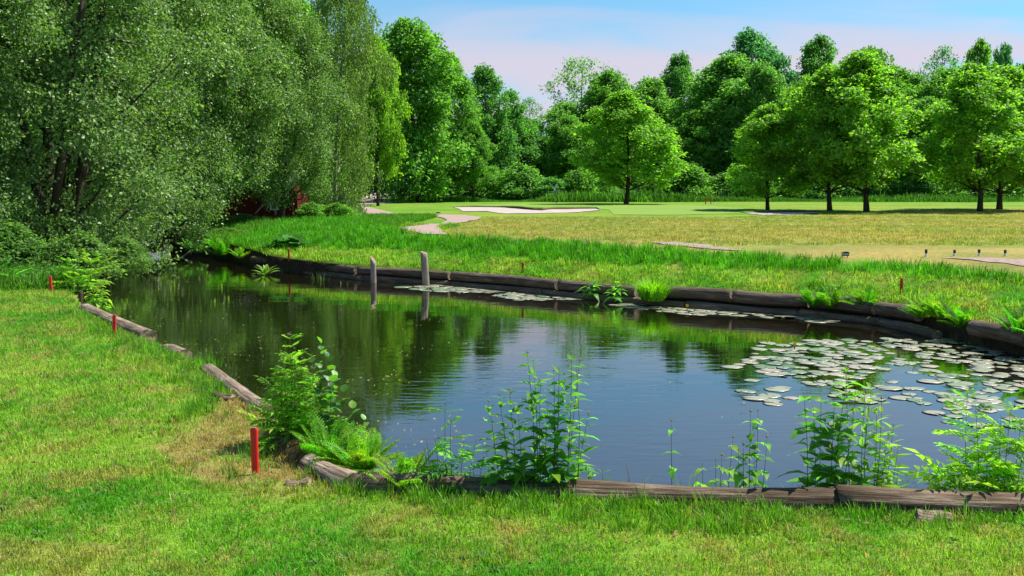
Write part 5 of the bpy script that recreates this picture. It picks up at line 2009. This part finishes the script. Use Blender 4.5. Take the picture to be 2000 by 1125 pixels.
# far bank: short strip, then tall green strip
X, Y = sample(52000, 11, 46, 1.0, 0.66)
fl_ = inside(FAR_LAND, X, Y)
X, Y = X[fl_], Y[fl_]
tl = inside(Z_TALL, X, Y)
dr = inside(Z_DRY, X, Y)
ok = ~tl & ~dr & (Y < 38) & (dist_poly(POND_D, X, Y) > 0.04)
scatter('bank_grass', X[ok], Y[ok], ground_z(X[ok], Y[ok]) - 0.01, rng.uniform(0.6, 1.2, ok.sum()) * (Y[ok] / 22) ** 0.4, BANK, tintv(X[ok], Y[ok], 1.6, 0.2), 'short yellow green grass on the far bank', 0.2)
ok = tl.copy()
for mk in MARKS:
    ok &= ~((np.abs(X - mk.x) < 0.22) & (Y < mk.y + 0.3) & (Y > mk.y - 0.9))
for pp in PATH_POLYS[:1] + PATH_POLYS[3:5]:
    ok &= dist_poly(pp, X, Y) > 0.45
scatter('tall_grass', X[ok], Y[ok], ground_z(X[ok], Y[ok]) - 0.02, rng.uniform(0.5, 1.15, ok.sum()) * (Y[ok] / 28) ** 0.3, TALL, tintv(X[ok], Y[ok], 1.5, 0.25), 'tall lush green grass strip beyond the far bank', 0.2)
X, Y = sample(30000, 22, 72, 1.1, 0.55)
ok = inside(Z_DRY, X, Y)
for mk in MARKS:
    ok &= np.hypot(X - mk.x, (Y - mk.y + 0.5) * 0.6) > 0.55
X, Y = X[ok], Y[ok]
scatter('dry_rough', X, Y, ground_z(X, Y) - 0.02, rng.uniform(0.22, 0.5, len(X)), ROUGH, tintv(X, Y, 1.5, 0.16), 'dry tan rough grass of the fairway edge', 0.2)
# tall grass belt before the wood
X = rng.uniform(-14, 62, 9000)
Y = rng.uniform(98, 106, 9000) + 3 * vnoise(X, X, 0.2)
scatter('wood_edge_grass', X, Y, ground_z(X, Y) - 0.02, rng.uniform(0.8, 1.6, len(X)) * (0.6 + 3.2 * vnoise(X, Y, 0.16) ** 1.5), ROUGH, np.array([0.075, 0.22, 0.03]) * rng.uniform(0.7, 1.3, (len(X), 1)), 'long dark grass along the edge of the wood', 0.15)
# weeds under the left trees
X, Y = rng.uniform(-13, -5.2, 5200), rng.uniform(15.8, 25, 5200)
ok = ~inside(POND_D, X, Y) & (Y > 18.6 - 0.5 * np.clip(X + 7.5, 0, 9) + 0.6 * vnoise(X, Y, 0.7))
X, Y = X[ok], Y[ok]
scatter('weed_grass', X, Y, ground_z(X, Y) - 0.02, rng.uniform(0.7, 1.6, len(X)), TALL, np.array([0.09, 0.25, 0.026]) * rng.uniform(0.6, 1.4, (len(X), 1)), 'tall rank grass and weeds under the left trees', 0.25)
# slope below the shed and along the channel
X, Y = rng.uniform(-16, -4, 9000), rng.uniform(29, 56, 9000)
ok = ~inside(POND_D, X, Y) & (X > -0.42 * Y + 2.0)
for pp in PATH_POLYS:
    ok &= ~inside(pp, X, Y)
ok &= ~inside(Z_TALL, X, Y)
X, Y = X[ok], Y[ok]
scatter('slope_grass', X, Y, ground_z(X, Y) - 0.02, rng.uniform(0.5, 1.2, len(X)), TALL, np.array([0.09, 0.28, 0.018]) * rng.uniform(0.7, 1.3, (len(X), 1)), 'lush grass on the slope below the shed', 0.2)

# dead leaves and bits of straw on the near lawn
rs = np.random.default_rng(77)
n = 1300
Yd = (4.3 ** -0.2 + rs.random(n) * (16 ** -0.2 - 4.3 ** -0.2)) ** (-5)
Xd = rs.uniform(-0.62, 0.6, n) * Yd
ok = ~inside(POND_D, Xd, Yd) & ((Yd < 5.4) | (Xd < -1.3)) & (fbm(Xd, Yd, 1.2) > 0.45)
Xd, Yd = Xd[ok], Yd[ok]
n = len(Xd)
pos = np.column_stack([Xd, Yd, ground_z(Xd, Yd) + rs.uniform(0.012, 0.035, n)])
V, F = leaf_quads(pos, rs.normal(0, 1, (n, 3)) * np.array([1, 1, 0.3]), rs.normal(0, 0.5, (n, 3)) + np.array([0, 0, 1.0]), rs.uniform(0.015, 0.055, n), rs.uniform(0.003, 0.02, n), 0.2)
do = mobj('dead_leaves', mesh_np('dead_leaves', V, F, M_LEAF, False, rs.random(n)))
do.color = (0.30, 0.20, 0.12, 1)
tag(do, 'brown dead leaves and straw bits on the near lawn', 'leaf litter', kind='stuff')

# broad leaved weeds in the lawn (plantain, clover): flat rosettes, too many to count
def rosette_src(i):
    rs_ = np.random.default_rng(300 + i)
    k = 7
    th_ = np.arange(k) * 2.4 + rs_.normal(0, 0.2, k)
    L_ = rs_.uniform(0.035, 0.06, k)
    ax_ = np.column_stack([np.cos(th_), np.sin(th_), rs_.uniform(0.3, 0.8, k)])
    pos_ = unit(ax_) * (L_ * 0.5)[:, None]
    V_, F_ = leaf_quads(pos_, ax_, np.column_stack([-0.4 * np.cos(th_), -0.4 * np.sin(th_), np.ones(k)]), L_, L_ * 0.5, 0.15)
    return bpy.data.objects.new('weed_rosette_%d' % i, mesh_np('weed_rosette', V_, F_, M_GRASS, False, rs_.random(k)))


X, Y = sample(2600, 4.0, 20, 1.3)
keep = ((Y < 5.2) | ((X < -1.4) & (Y < 17.5))) & (dist_poly(POND_D, X, Y) > 0.3) & (fbm(X + 5, Y + 9, 1.1) > 0.52)
X, Y = X[keep], Y[keep]
scatter('lawn_weeds', X, Y, ground_z(X, Y) + 0.006, rng.uniform(0.35, 0.9, len(X)) * (Y / 5.2) ** 0.3, [rosette_src(i) for i in range(3)], np.array([0.085, 0.22, 0.025]) * rng.uniform(0.6, 1.4, (len(X), 1)), 'broad leaved weeds dotted through the near lawn', 0.2)

# wild grass and low weeds growing up behind and between the near logs
gx_ = [(735, 952), (835, 957), (930, 961), (1210, 968), (1255, 970), (1345, 973), (1530, 981), (1790, 992), (1845, 994), (675, 915)]
gl_ = ['before the slender fern', 'before the loose herbs', 'left of the tallest clump', 'right of the tallest clump', 'left of the single nettle stem', 'right of the single nettle stem', 'right of the taller nettles', 'right of the narrow leaved herbs',
       'left of the feathery herb', 'at the end of the corner log']
for i, ((px, py), l_) in enumerate(zip(gx_, gl_)):
    w_ = at_z(px, py, 0)
    clump_thing('grass_tuft', px, py, w_.y + 0.10, -0.08, 26 + 9 * (i % 4), 0.13 + 0.04 * (i % 3), 0.22, 0.0042, (0.15, 0.30, 0.04), 'short wild grass behind the log ' + l_, 0.8)
for px, top, l_ in ((1128, 700, 'dead brown stalk rising from the tallest herb clump'), (1225, 905, 'short dead stalk behind the log right of the tallest clump'), (1710, 830, 'dead brown stalk among the narrow leaved herbs'), (835, 850, 'dead brown stalk beside the slender fern')):
    w_ = at_y(px, 965, 5.74)
    limb([w_ + Vector((0, 0, -0.08)), at_y(px + 4, (965 + top) / 2, 5.75), at_y(px - 3, top, 5.76)], 0.003, 0.0012, M_DRYHEAD, l_, 'dead_stalk', 'stalk')
